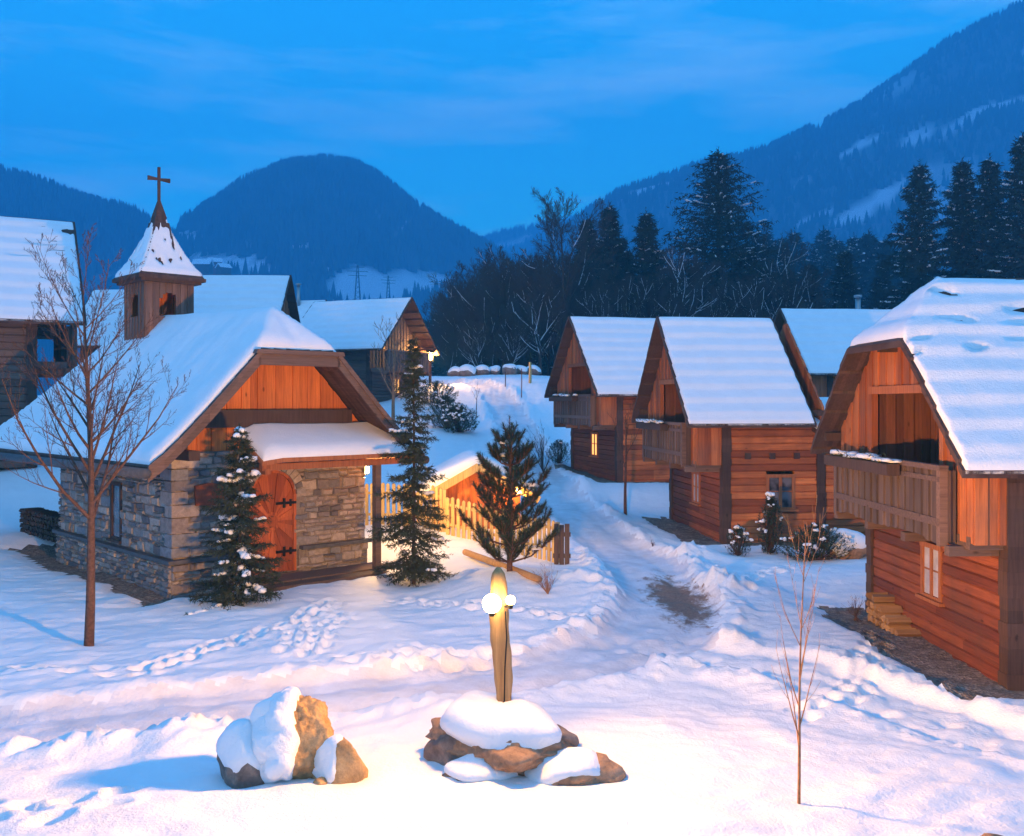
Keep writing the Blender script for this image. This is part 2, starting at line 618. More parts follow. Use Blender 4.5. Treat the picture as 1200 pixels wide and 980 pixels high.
def ground(x, y):
    x = np.atleast_1d(np.asarray(x, float))
    y = np.atleast_1d(np.asarray(y, float))
    z = base_z(x, y)
    near = 1 - sstep(60, 110, np.hypot(x, y))
    ds = [seg_dist(x, y, pl) for pl, hw, A in ROADS]
    lump = vnoise(x * 2.6, y * 2.6, 3) * .45 + vnoise(x * 5.7, y * 5.7, 9) * .35 + (vnoise(x * 11.5, y * 11.5, 12) ** 2) * .4
    inside = np.ones(x.shape)
    for d, (pl, hw, A) in zip(ds, ROADS):
        inside = inside * sstep(hw - .25, hw + .1, d)
    road = 1 - inside
    und = fbm(x * .45, y * .45, 21, 3) * .10 + fbm(x * 1.6, y * 1.6, 4, 3) * .05 + fbm(x * 2.2 + y * .8, y * 5.5 - x * 1.6, 6, 3) * .032
    z = z + near * inside * und
    for d, (pl, hw, A) in zip(ds, ROADS):
        w = vnoise(x * .6, y * .6, 17)
        berm = A * (np.exp(-((d - hw - .22) / (.26 + .2 * w)) ** 2)) * (.0 + 1.9 * lump * (.3 + 1.0 * w)) * inside
        z = z + near * berm
    rut = np.abs(ds[0] - .5)
    z = z - near * road * (.07 + .035 * np.exp(-(rut / .16) ** 2)) + near * road * (fbm(x * 2.2, y * 2.2, 8, 4) * .05)
    rough2 = np.exp(-(ds[1] / 1.1) ** 2) * near
    z = z + rough2 * (fbm(x * 2.6, y * 2.6, 31, 4) * .11)
    # cleared mounds of shovelled snow beside the lane at the middle house
    for mx, my, mr, mh in ((4.55, 20.9, .75, .26), (1.55, 20.4, .7, .22), (4.6, 24.6, .6, .3), (-1.6, 15.4, .5, .14), (-3.6, 11.3, .5, .14), (-.9, 12.2, .6, .2)):
        z = z + mh * np.exp(-(((x - mx) ** 2 + (y - my) ** 2) / mr ** 2)) * (.4 + 1.1 * lump)
    for fx, fy, fa in FEET:
        m = (np.abs(x - fx) < .4) & (np.abs(y - fy) < .4)
        if m.any():
            u = (x[m] - fx) * math.cos(fa) + (y[m] - fy) * math.sin(fa)
            v = -(x[m] - fx) * math.sin(fa) + (y[m] - fy) * math.cos(fa)
            q = np.sqrt((u / .17) ** 2 + (v / .10) ** 2)
            z[m] += -.075 * np.exp(-q ** 4) + .03 * np.exp(-((q - 1.45) / .35) ** 2)
    return z


def gz(x, y):
    return float(ground([x], [y])[0])


def axis(lo, hi, a, b, st, g):
    core = np.arange(a, b + st * .5, st)
    up, p, s = [], core[-1], st
    while p < hi:
        s *= g
        p += s
        up.append(p)
    dn, p, s = [], core[0], st
    while p > lo:
        s *= g
        p -= s
        dn.append(p)
    return np.concatenate([np.array(dn[::-1]), core, np.array(up)])


# building footprints for the bare gravel aprons: (origin, rz, x0, x1, y0, y1)
def chapel_axes():
    return (-5.33, 22.15), math.radians(43)


H2 = dict(o=(5.82, 27.0), rz=math.radians(6.0))
H3 = dict(o=(7.40, 14.6), rz=math.radians(1.2))
H1 = dict(o=(3.99, 37.0), rz=math.radians(15))
CH_O, CH_R = chapel_axes()
APRONS = [(H2['o'], H2['rz'], -1.05, 5.4, -.7, 5.4), (H3['o'], H3['rz'], -1.15, 8, -.9, 5.7), (H1['o'], H1['rz'], -.95, 6, -.55, 5.4), (CH_O, CH_R, -3.15, 2.4, -.35, 9.0)]


def local(x, y, o, rz):
    c, s = math.cos(rz), math.sin(rz)
    return (x - o[0]) * c + (y - o[1]) * s, -(x - o[0]) * s + (y - o[1]) * c


def terrain():
    xs = axis(-2900, 2900, -9.2, 10.6, .066, 1.06)
    ys = axis(-40, 2750, 7.0, 24.0, .066, 1.024)
    X, Y = np.meshgrid(xs, ys)
    Z = ground(X.ravel(), Y.ravel()).reshape(X.shape)
    gm = np.zeros(X.shape, bool)
    for o, rz, x0, x1, y0, y1 in APRONS:
        lx, ly = local(X, Y, o, rz)
        w = fbm(X * 1.1, Y * 1.1, 55, 3) * .45
        q = np.maximum(np.maximum(x0 - lx, lx - x1), np.maximum(y0 - ly, ly - y1)) + w
        gm |= q < 0
        dip = sstep(.25, -.15, q)
        Z = Z * (1 - dip * .0) - dip * .07
    nx = len(xs)
    i = np.arange((len(ys) - 1) * (nx - 1))
    r, c = i // (nx - 1), i % (nx - 1)
    Q = np.stack([r * nx + c, r * nx + c + 1, (r + 1) * nx + c + 1, (r + 1) * nx + c], 1)
    V = np.stack([X.ravel(), Y.ravel(), Z.ravel()], 1)
    fc = V[Q].mean(1)
    d0 = seg_dist(fc[:, 0], fc[:, 1], ROADS[0][0]) + fbm(fc[:, 0] * 2, fc[:, 1] * 2, 77, 3) * .25 + fbm(fc[:, 0] * 8, fc[:, 1] * 8, 78, 2) * .16
    isr = (d0 < .98) & (fc[:, 1] < 70)
    isg = gm.ravel()[Q[:, 0]] & ~isr
    for nm, mk, mt in (('snow_ground', ~(isr | isg), M['snow']), ('road', isr, M['road']), ('gravel_path', isg, M['gravel'])):
        q = Q[mk]
        u, inv = np.unique(q.ravel(), return_inverse=True)
        struct(np_mesh(nm, V[u], inv.reshape(q.shape), mt))


terrain()


# ------------------------------------------------------------------ heightfield slabs (roofs, roof snow)
def slab(mb, xs, ys, ztop, zbot, course=None):
    nx, ny = len(xs), len(ys)
    vs = []
    for j in range(ny):
        for i in range(nx):
            vs.append((xs[i], ys[j], ztop(xs[i], ys[j])))
    for j in range(ny):
        for i in range(nx):
            vs.append((xs[i], ys[j], zbot(xs[i], ys[j])))
    o = nx * ny
    b = len(mb.v)
    mb.v.extend(vs)

    def q(f, rr):
        mb.f.append(tuple(k + b for k in f))
        mb.r.append(rr)
    for j in range(ny - 1):
        for i in range(nx - 1):
            rr = mb.R.random()
            a = j * nx + i
            q((a, a + 1, a + nx + 1, a + nx), rr)
            q((o + a, o + a + nx, o + a + nx + 1, o + a + 1), rr)
    for i in range(nx - 1):
        q((i + 1, i, o + i, o + i + 1), mb.R.random())
        a = (ny - 1) * nx + i
        q((a, a + 1, o + a + 1, o + a), mb.R.random())
    for j in range(ny - 1):
        a = j * nx
        q((a, a + nx, o + a + nx, o + a), mb.R.random())
        a = j * nx + nx - 1
        q((a + nx, a, o + a, o + a + nx), mb.R.random())


def edges(a, b, st, fine=(.0, .025, .06, .11, .18)):
    lo = [a + f for f in fine]
    hi = [b - f for f in fine[::-1]]
    n = max(1, int((hi[0] - lo[-1]) / st))
    mid = [lo[-1] + (hi[0] - lo[-1]) * k / n for k in range(1, n)]
    return lo + mid + hi


def rnd_edge(d, w=.16):
    e = max(0.0, min(1.0, d / w))
    return math.sqrt(max(0, 1 - (1 - e) ** 2))


# ------------------------------------------------------------------ wall builders (u along wall, n outward)
def logs(mb, o, u, n, length, z0, z1, opens=(), h=.19, th=.15):
    o, u, n = Vector(o), Vector(u), Vector(n)
    nc = max(1, round((z1 - z0) / h))
    h = (z1 - z0) / nc
    for k in range(nc):
        a, b = z0 + k * h, z0 + (k + 1) * h
        iv = [(0, length)]
        for (u0, u1, q0, q1) in opens:
            if q0 < b - h * .3 and q1 > a + h * .3:
                nv = []
                for s, e in iv:
                    if u0 > s:
                        nv.append((s, min(e, u0)))
                    if u1 < e:
                        nv.append((max(s, u1), e))
                iv = [t for t in nv if t[1] - t[0] > .02]
        # staggered butt joints
        out = mb.R.uniform(-.007, .007)
        for s, e in iv:
            cuts = [s]
            while e - cuts[-1] > 3.4:
                cuts.append(cuts[-1] + mb.R.uniform(1.4, 2.6))
            cuts.append(e)
            for p, q in zip(cuts[:-1], cuts[1:]):
                prof = [(-th, a), (-.034, a), (out, a + .024), (out, b - .024), (-.034, b), (-th, b)]
                d = out + mb.R.uniform(-.003, .003)
                prof = [(x if x < -.015 else d, z) for x, z in prof]
                poly = [o + u * p + n * x + Vector((0, 0, z)) for x, z in prof]
                mb.prism(poly, u * (q - p))


def boards(mb, o, u, n, u0, u1, w, zb, zt, th=.04, hole=None, gap=.0):
    """vertical boards; hole(u) -> (zlo, zhi) or None"""
    o, u, n = Vector(o), Vector(u), Vector(n)
    x = u0
    alt = 0
    while x < u1 - .005:
        alt += 1
        x2 = min(u1, x + w * mb.R.uniform(.8, 1.2))
        if u1 - x2 < .05:
            x2 = u1
        off = mb.R.uniform(0, .010) + (.026 if alt % 2 else 0)
        spans = [(zb(x), zb(x2), zt(x), zt(x2))]
        h = hole((x + x2) / 2) if hole else None
        if h:
            spans = [(zb(x), zb(x2), h[0], h[0]), (h[1], h[1], zt(x), zt(x2))]
        for a, b, c, d in spans:
            if c - a < .01 and d - b < .01:
                continue
            p = []
            for (uu, z) in ((x + gap, a), (x2 - gap, b)):
                p.append((o + u * uu + n * off + Vector((0, 0, z)), o + u * uu - n * th + Vector((0, 0, z))))
            t = []
            for (uu, z) in ((x + gap, max(c, a)), (x2 - gap, max(d, b))):
                t.append((o + u * uu + n * off + Vector((0, 0, z)), o + u * uu - n * th + Vector((0, 0, z))))
            mb.hexa([p[0][0], p[1][0], p[1][1], p[0][1], t[0][0], t[1][0], t[1][1], t[0][1]])
        x = x2


def window(parent, o, u, n, u0, u1, z0, z1, lit=None, fmat=None, depth=.0, bars=True):
    o, u, n = Vector(o), Vector(u), Vector(n)

    def bx(mb, a, b, d0, d1, c, d):
        p = [o + u * a + n * d1 + Vector((0, 0, c)), o + u * b + n * d1 + Vector((0, 0, c)), o + u * b + n * d0 + Vector((0, 0, c)), o + u * a + n * d0 + Vector((0, 0, c))]
        mb.hexa(p + [q + Vector((0, 0, d - c)) for q in p])
    f = MB(3)
    t = .07
    bx(f, u0 - .02, u0 + t, -.09, .028, z0, z1)
    bx(f, u1 - t, u1 + .02, -.09, .028, z0, z1)
    bx(f, u0 - .04, u1 + .04, -.09, .034, z1 - t, z1 + .02)
    bx(f, u0 + t, u1 - t, -.09, .030, z0, z0 + t * .7)
    if bars:
        c = (u0 + u1) / 2
        bx(f, c - .04, c + .04, -.085, .022, z0 + t * .7, z1 - t)
        zc = z0 + (z1 - z0) * .52
        for (a, b) in ((u0 + t, c - .045), (c + .045, u1 - t)):
            bx(f, a, b, -.07, .006, zc - .014, zc + .014)
    fo = f.build('window', fmat or M['frame'], parent)
    g = MB(4)
    bx(g, u0 + t * .5, u1 - t * .5, -.075, -.006, z0 + .03, z1 - .03)
    g.build('pane', lit or M['glass'], fo)
    s = MB(5)
    bx(s, u0 - .10, u1 + .10, -.02, .09, z0 - .06, z0 - .005)
    s.build('sill', fmat or M['frame'], fo)
    return fo


# ------------------------------------------------------------------ the log chalets
def chalet(label, o, rz, base, L, W=5.4, roof_x1=None, hip=False, lit=None, long_win=(), long_win_far=(), open_balcony=False, scale=1.0, flue=(), wing=False, dark=False, beam_ends=False,
           balcony_mat=None, upper_lit=None, sprigs=True, bare=0, J=.75, OG=.45, seed=1, group='log houses of the snowy hamlet'):
    R = random.Random(seed)
    T = thing('log_house', label, 'house', (o[0], o[1], base), rz, group, scale)
    EH, RH, OV = 3.22, 6.4, .62
    hf = W / 2
    k = (RH - EH) / (hf + OV)
    rx0 = -J - OG
    rx1 = (L + .6) if roof_x1 is None else roof_x1
    HZ, hs = 5.22, .95
    th = .11

    def lin(x, y):
        z = RH - k * abs(y - hf)
        if hip:
            z = min(z, HZ + hs * (x - rx0))
        return z

    course = .40
    gx = Vector((1, 0, 0))
    # --- walls
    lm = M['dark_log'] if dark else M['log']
    ops = [(a, b, .85, 1.8) for a, b in long_win]
    opsf = [(L - b, L - a, .85, 1.8) for a, b in long_win_far]
    w = MB(seed)
    logs(w, (0, 0, 0), (1, 0, 0), (0, -1, 0), L, -.6, 3.25, ops)
    w.build('log_wall', lm, T)
    w = MB(seed + 50)
    logs(w, (L, W, 0), (-1, 0, 0), (0, 1, 0), L, -.6, 3.25, opsf)
    w.build('log_wall', lm, T)
    if wing:
        w = MB(seed + 51)
        logs(w, (L + .1, .05, 0), (1, 0, 0), (0, -1, 0), 3.4, -.6, 3.0)
        w.build('wing_wall', lm, T)
    w = MB(seed + 1)
    logs(w, (0, W, 0), (0, -1, 0), (-1, 0, 0), W, -.6, 2.22, [(W - 2.95, W - 2.2, .78, 1.72)])
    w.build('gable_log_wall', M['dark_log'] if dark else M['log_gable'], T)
    w = MB(seed + 2)
    boards(w, (L, 0, 0), (0, 1, 0), (1, 0, 0), 0, W, .2, lambda u: -.6, lambda u: lin(L, u) - th - .02)
    w.build('rear_gable_wall', M['clad'], T)
    for (x, y) in ((0, 0), (0, W), (L, 0), (L, W)):
        p = MB(seed + 3)
        sx, sy = (-1 if x == 0 else 1), (-1 if y == 0 else 1)
        zt = 3.2 if x > 0 else (2.16 if False else 3.2)
        xa, xb = sorted((x + sx * .055, x - sx * .20))
        ya, yb = sorted((y + sy * .055, y - sy * .20))
        z = -.6
        while z < zt - .01:
            z2 = min(zt, z + .19)
            j = p.R.uniform(-.012, .012)
            p.box(xa - j, xb + j, ya - j, yb + j, z, z2)
            z = z2
        p.build('corner_post', M['post'], T)
    # --- jettied gable with loggia
    gmat = balcony_mat or M['grey_wood']
    if not open_balcony:
        c = MB(seed + 4)
        oy0, oy1, oz0, oz1 = .95, 3.75, 2.3, 4.42

        def hole(u):
            y = W - u
            return (oz0, min(oz1, lin(-J, y) - .28)) if oy0 < y < oy1 else None
        boards(c, (-J, W, 0), (0, -1, 0), (-1, 0, 0), 0, W, .17, lambda u: 2.1, lambda u: max(2.1, lin(-J, W - u) - th - .02), .04, hole)
        boards(c, (-J + .02, 0, 0), (1, 0, 0), (0, -1, 0), 0, J - .08, .17, lambda u: 2.08, lambda u: lin(0, 0) - th - .03)
        boards(c, (-.06, W, 0), (-1, 0, 0), (0, 1, 0), 0, J - .08, .17, lambda u: 2.08, lambda u: lin(0, W) - th - .03)
        c.build('gable_cladding', M['clad'], T)
        i = MB(seed + 5)
        boards(i, (.55, oy1, 0), (0, -1, 0), (-1, 0, 0), 0, oy1 - oy0, .18, lambda u: 2.2, lambda u: 4.5)
        boards(i, (-J + .06, oy0 - .03, 0), (1, 0, 0), (0, 1, 0), 0, J + .45, .18, lambda u: 2.2, lambda u: 4.4)
        boards(i, (.51, oy1 + .03, 0), (-1, 0, 0), (0, -1, 0), 0, J + .4, .18, lambda u: 2.2, lambda u: 4.5)
        i.box(-J + .06, .55, oy0, oy1, 4.45, 4.5)
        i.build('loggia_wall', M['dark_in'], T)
        t = MB(seed + 6)
        for y in (oy0 - .05, oy1 + .05):
            t.box(-J - .06, -J + .06, y - .07, y + .07, 2.2, min(4.36, lin(-J, y) - .30))
        t.box(-J - .065, -J + .055, oy0 + .02, oy1 + .12, 4.36, 4.50)
        t.build('loggia_frame', M['clad'], T)
        d = MB(seed + 7)
        d.box(.44, .50, 1.5, 1.58, 2.25, 4.2)
        d.box(.44, .50, 2.32, 2.4, 2.25, 4.2)
        d.box(.44, .50, 1.58, 2.32, 4.12, 4.2)
        d.box(.44, .50, 1.58, 2.32, 3.1, 3.2)
        d.box(.455, .49, 1.58, 2.32, 2.25, 3.1)
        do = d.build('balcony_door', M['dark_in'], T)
        g = MB(1)
        g.box(.47, .485, 1.57, 2.33, 3.2, 4.12)
        g.build('pane', upper_lit or M['glass'], do)
    else:
        c = MB(seed + 4)
        boards(c, (0, W, 0), (0, -1, 0), (-1, 0, 0), 0.0, W, .18, lambda u: 2.22, lambda u: max(2.22, lin(0, W - u) - th - .02), .04, lambda u: (3.28, 4.17) if 1.0 < u < 1.75 else None)
        c.build('gable_cladding', M['dark_log'], T)
        window(T, (0, W, 0), (0, -1, 0), (-1, 0, 0), 1.0, 1.75, 3.3, 4.15, upper_lit)
    f = MB(seed + 8)
    f.box(-J - .02, -.06, .05, W - .05, 2.0, 2.19)
    for y in (.3, 1.9, 3.5, W - .3):
        f.box(-J - .25, -.02, y - .08, y + .08, 1.88, 2.03)
    f.build('balcony_floor', M['beam'], T)
    # --- balcony parapet
    by0, by1, bx_ = .45, W - .35, -J - .26
    r = MB(seed + 9)
    boards(r, (bx_, by1, 0), (0, -1, 0), (-1, 0, 0), 0, by1 - by0, .145, lambda u: 2.06 + .03 * math.sin(u * 40), lambda u: 3.16, .028, None, .008)
    boards(r, (bx_, by0, 0), (1, 0, 0), (0, -1, 0), 0, .22, .12, lambda u: 2.06, lambda u: 3.16, .028)
    boards(r, (bx_ + .22, by1, 0), (-1, 0, 0), (0, 1, 0), 0, .22, .12, lambda u: 2.06, lambda u: 3.16, .028)
    r.build('balcony_parapet', gmat, T)
    r = MB(seed + 10)
    r.box(bx_ - .07, bx_ + .07, by0 - .08, by1 + .08, 3.16, 3.24)
    r.box(bx_ - .045, bx_ - .014, by0 - .02, by1 + .02, 2.30, 2.42)
    r.box(bx_ - .045, bx_ - .014, by0 - .02, by1 + .02, 2.98, 3.06)
    r.box(bx_ - .04, bx_ + .08, by0 - .03, by0 + .09, 2.0, 3.155)
    r.box(bx_ - .04, bx_ + .08, by1 - .09, by1 + .03, 2.0, 3.155)
    r.build('handrail', M['beam'], T)
    if sprigs:
        b = MB(seed + 11)
        fy0, fy1 = by0 + 1.35, by1 - .15
        b.box(bx_ - .30, bx_ - .08, fy0, fy1, 2.98, 3.17)
        bo = b.build('flower_box', M['post'], T)
        s = MB(seed + 12)
        g = MB(seed + 13)
        for q in range(26):
            y = R.uniform(fy0 + .05, fy1 - .05)
            x = bx_ - .19 + R.uniform(-.09, .09)
            d = Vector((R.uniform(-1, .3), R.uniform(-.8, .8), R.uniform(.1, .9))).normalized()
            ln = R.uniform(.15, .34)
            for m_ in range(12):
                a = Vector((x, y, 3.15)) + d * (ln * m_ / 12)
                e = (d * .5 + Vector((R.uniform(-1, 1), R.uniform(-1, 1), R.uniform(-1, 1)))).normalized() * .09
                sd = e.cross(d).normalized() * .009
                g.add([a - sd, a + sd, a + e], [(0, 1, 2)])
            if q % 2 == 0:
                s.blob((x, y, 3.19 + R.uniform(0, .05)), R.uniform(.08, .15), R.uniform(.14, .3), R.uniform(.04, .08), jit=.3)
        g.build('evergreen_sprigs', M['leaf'], bo)
        s.build('snow', M['snow'], bo, True)
    # --- roof
    rf = MB(seed + 14)
    na = int((hf + OV) / course) + 1
    av = []
    for q in range(na):
        a = q * course
        e = min((q + 1) * course - .012, hf + OV)
        if a < hf + OV - .02:
            av += [a, e]
    ys = sorted([hf - a for a in av] + [hf + a for a in av if a > 0])

    def stepped(x, y):
        a = abs(y - hf)
        fr = (a / course) % 1.0
        z = RH - k * a + .045 * fr
        if hip:
            z = min(z, HZ + hs * (x - rx0) + .055 * (((x - rx0) / course) % 1.0))
        return z
    if hip:
        xs = [rx0 + q * .1 for q in range(14)]
        xs += list(np.arange(rx0 + 1.5, rx1, .5)) + [rx1]
    else:
        n = max(2, int((rx1 - rx0) / .45))
        xs = [rx0 + (rx1 - rx0) * q / n for q in range(n + 1)]
    slab(rf, xs, ys, stepped, lambda x, y: stepped(x, y) - th)
    ro = rf.build('roof', M['shingle'], T)
    # snow blanket
    sn = MB(seed + 15)
    sx0, sx1, sy0, sy1 = rx0 + .05, rx1 - .05, -OV + .0, W + OV
    xs = edges(sx0, sx1, .22)
    if hip:
        xs = sorted(set(edges(sx0, sx0 + 1.6, .1) + edges(sx0 + 1.62, sx1, .22, (0.0,))[:-1] + edges(sx1 - .2, sx1, .1, (0, .03, .08))))
    ys = edges(sy0, sy1, .05, (0, .02, .045, .08))
    ox, oy = R.uniform(0, 90), R.uniform(0, 90)

    def lin_s(x, y):
        a = math.sqrt((y - hf) ** 2 + .012)
        z = RH - k * a
        if hip:
            z2 = HZ + hs * (x - rx0)
            z = .5 * (z + z2 - math.sqrt((z - z2) ** 2 + .0003))
        return z

    def top(x, y):
        a = abs(y - hf)
        t = min(rnd_edge(x - sx0, .05), rnd_edge(sx1 - x, .05), rnd_edge(min(y - sy0, sy1 - y), .08))
        nz = noise.noise(Vector((x * .7 + ox, y * .7 + oy, seed)))
        n2 = noise.noise(Vector((x * 2.3 + ox, a * 2.3, seed + 5)))
        if hip and HZ + hs * (x - rx0) < RH - k * a:
            a = (x - rx0) * 1.2
        fr = ((a + .03 * nz) / course) % 1.0
        st = .085 * (fr if fr < .8 else (1 - fr) / .2 * .8)
        h = .080 + .016 * nz + .008 * n2 + st
        # wind-bared shingles near the verge
        if bare:
            bn = noise.noise(Vector((x * 1.7 + ox, a * 7.5, seed + 3)))
            if a < 1.6 and bn > .42 and h > 0:
                h -= .26 * min(1, (bn - .42) * 26)
        return max(lin_s(x, y) + max(h * t, -.02) + .004, lin(x, y) - .03)
    slab(sn, xs, ys, top, lambda x, y: lin(x, y) - .035)
    sn.build('roof_snow', M['roof_snow'], ro, True)
    # purlins and plates
    for (y, z) in ((hf, RH - .26), (-.05, lin(2, -.05) - .26), (W + .05, lin(2, W + .05) - .26)):
        if hip and abs(y - hf) < .1:
            z = min(z, HZ - .05)
        p = MB(seed + 16)
        p.box(rx0 + .12, .45 if abs(y - hf) < 2 else L, y - .06, y + .06, z - .08, z + .08)
        p.build('purlin', M['post'], T)
    # --- windows
    window(T, (0, W, 0), (0, -1, 0), (-1, 0, 0), W - 2.95, W - 2.2, .78, 1.72, lit or M['curtain_reflection'])
    for a, b in long_win:
        window(T, (0, 0, 0), (1, 0, 0), (0, -1, 0), a, b, .85, 1.8)
    for a, b in long_win_far:
        window(T, (L, W, 0), (-1, 0, 0), (0, 1, 0), L - b, L - a, .85, 1.8, M['lit2'])
    if beam_ends:
        for x in (.68, 1.38, 2.08):
            b = MB(7)
            b.box(x - .08, x + .08, -.05, .02, 2.24, 2.41)
            b.build('beam_end', M['post'], T)
    if wing:
        p = MB(9)
        x0_, x1_ = rx1 + .12, L + 3.6
        p.hexa([(x0_, -.5, 2.90), (x1_, -.5, 2.90), (x1_, 3.2, 3.75), (x0_, 3.2, 3.75), (x0_, -.5, 3.02), (x1_, -.5, 3.02), (x1_, 3.2, 3.87), (x0_, 3.2, 3.87)])
        po = p.build('wing_roof', M['shingle'], T)
        s = MB(10)
        slab(s, edges(x0_ + .03, x1_ - .03, .3), edges(-.48, 3.15, .2), lambda x, y: 3.026 + (y + .5) * .23 + .14 * min(rnd_edge(x - x0_ - .03), rnd_edge(x1_ - .03 - x), rnd_edge(y + .48), rnd_edge(3.15 - y)), lambda x, y: 3.0 + (y + .5) * .23)
        s.build('snow', M['roof_snow'], po, True)
    for fx, fh in flue:
        p = MB(11)
        p.tube([(fx, hf + .5, RH - .8), (fx, hf + .5, RH + fh)], .13, 10)
        p.tube([(fx, hf + .5, RH + fh + .06), (fx, hf + .5, RH + fh + .16)], .19, 10)
        p.tube([(fx, hf + .5, RH + fh - .02), (fx, hf + .5, RH + fh + .1)], .06, 6)
        p.build('flue_pipe', M['metal'], T, True)
    return T


def chalet_at_gable(label, gx, gy, yaw, base, **kw):
    """place so that the gable-end mid-point of the log wall is at gx, gy; yaw = direction the house runs away from its gable"""
    W = kw.get('W', 5.4)
    s = kw.get('scale', 1.0)
    ox = gx - (-math.sin(yaw)) * W / 2 * s
    oy = gy - math.cos(yaw) * W / 2 * s
    return chalet(label, (ox, oy), yaw, base, **kw)


chalet('log house cut by the right edge, with clipped half-hip snowy gable and long weathered balcony', H3['o'], H3['rz'], -.2, 8.0, hip=True, long_win=(), J=.55, OG=.46, seed=31, bare=1)
chalet('orange log chalet with dark corner posts, two-pane window and shrubs along its front wall', H2['o'], H2['rz'], .2, 2.85, roof_x1=2.4, long_win=((1.22, 2.02),), wing=True, beam_ends=True, seed=32)
chalet('smaller log chalet up the lane, one lit yellow window below its balcony', H1['o'], H1['rz'], 1.08, 5.0, lit=M['lit'], long_win=((2.2, 2.95),), J=.65, OG=.42, seed=33)
chalet('half hidden chalet whose snowy roof shows between the orange chalet and the right-edge house', (14.05, 43.6), math.radians(6), 2.05, 6.0, seed=34, sprigs=False, flue=((2.9, .55),))
# left side: gables turned to the right
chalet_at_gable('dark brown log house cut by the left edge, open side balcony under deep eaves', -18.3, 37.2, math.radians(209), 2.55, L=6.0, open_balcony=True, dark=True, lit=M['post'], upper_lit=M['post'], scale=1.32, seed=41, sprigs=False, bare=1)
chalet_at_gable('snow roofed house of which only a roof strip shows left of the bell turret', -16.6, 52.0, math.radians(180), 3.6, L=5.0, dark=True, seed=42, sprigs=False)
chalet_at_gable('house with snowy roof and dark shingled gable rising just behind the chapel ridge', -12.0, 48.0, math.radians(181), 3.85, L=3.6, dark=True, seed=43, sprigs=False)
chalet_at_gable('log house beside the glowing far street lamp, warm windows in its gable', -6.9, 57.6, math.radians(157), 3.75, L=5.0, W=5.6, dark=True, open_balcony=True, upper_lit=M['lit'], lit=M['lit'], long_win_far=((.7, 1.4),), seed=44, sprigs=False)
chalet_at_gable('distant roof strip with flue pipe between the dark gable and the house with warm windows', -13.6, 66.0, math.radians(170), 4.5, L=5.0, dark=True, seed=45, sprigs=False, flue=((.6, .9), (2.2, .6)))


# ------------------------------------------------------------------ the stone chapel
def stones(mb, o, u, n, length, z0, z1, hole=None, seed=1, rowh=(.07, .27)):
    """rubble masonry of separate irregular stones over a mortar plane"""
    R = random.Random(seed)
    o, u, n = Vector(o), Vector(u), Vector(n)
    z = z0
    while z < z1 - .02:
        h = R.uniform(*rowh)
        if z + h > z1 - .06:
            h = z1 - z
        x = -R.uniform(0, .2)
        while x < length:
            w = R.uniform(.14, .52) * (1.15 if h > .17 else .9)
            a, b = max(0, x), min(length, x + w)
            x += w
            if b - a < .05:
                continue
            # sometimes two thin stones stacked
            sp = [(z, z + h)]
            if h > .17 and R.random() < .35:
                m_ = z + h * R.uniform(.35, .65)
                sp = [(z, m_), (m_, z + h)]
            for c, d in sp:
                if hole and hole((a + b) / 2, (c + d) / 2, (b - a) / 2):
                    continue
                g = .011
                j = lambda: R.uniform(-.022, .022)
                pts = [(a + g + j(), c + g + j()), ((a + b) / 2 + j() * 3, c + g + j()), (b - g + j(), c + g + j()), (b - g + j(), d - g + j()), ((a + b) / 2 + j() * 3, d - g + j()), (a + g + j(), d - g + j())]
                pts = [(min(length, max(0.0, p)), q) for p, q in pts]
                out = R.uniform(.012, .065)
                cx, cz = (a + b) / 2, (c + d) / 2
                ins = .018
                bk = [o + u * p + Vector((0, 0, q)) for p, q in pts]
                fr = []
                for p, q in pts:
                    pp = p + (ins if p < cx else -ins) if abs(p - cx) > .03 else p
                    qq = q + (ins if q < cz else -ins)
                    fr.append(o + u * pp + Vector((0, 0, qq)) + n * (out + R.uniform(-.008, .008)))
                k = len(pts)
                fs = [tuple(range(k, 2 * k))] + [(i, (i + 1) % k, k + (i + 1) % k, k + i) for i in range(k)]
                mb.add(bk + fr, fs, R.random())
        z += h


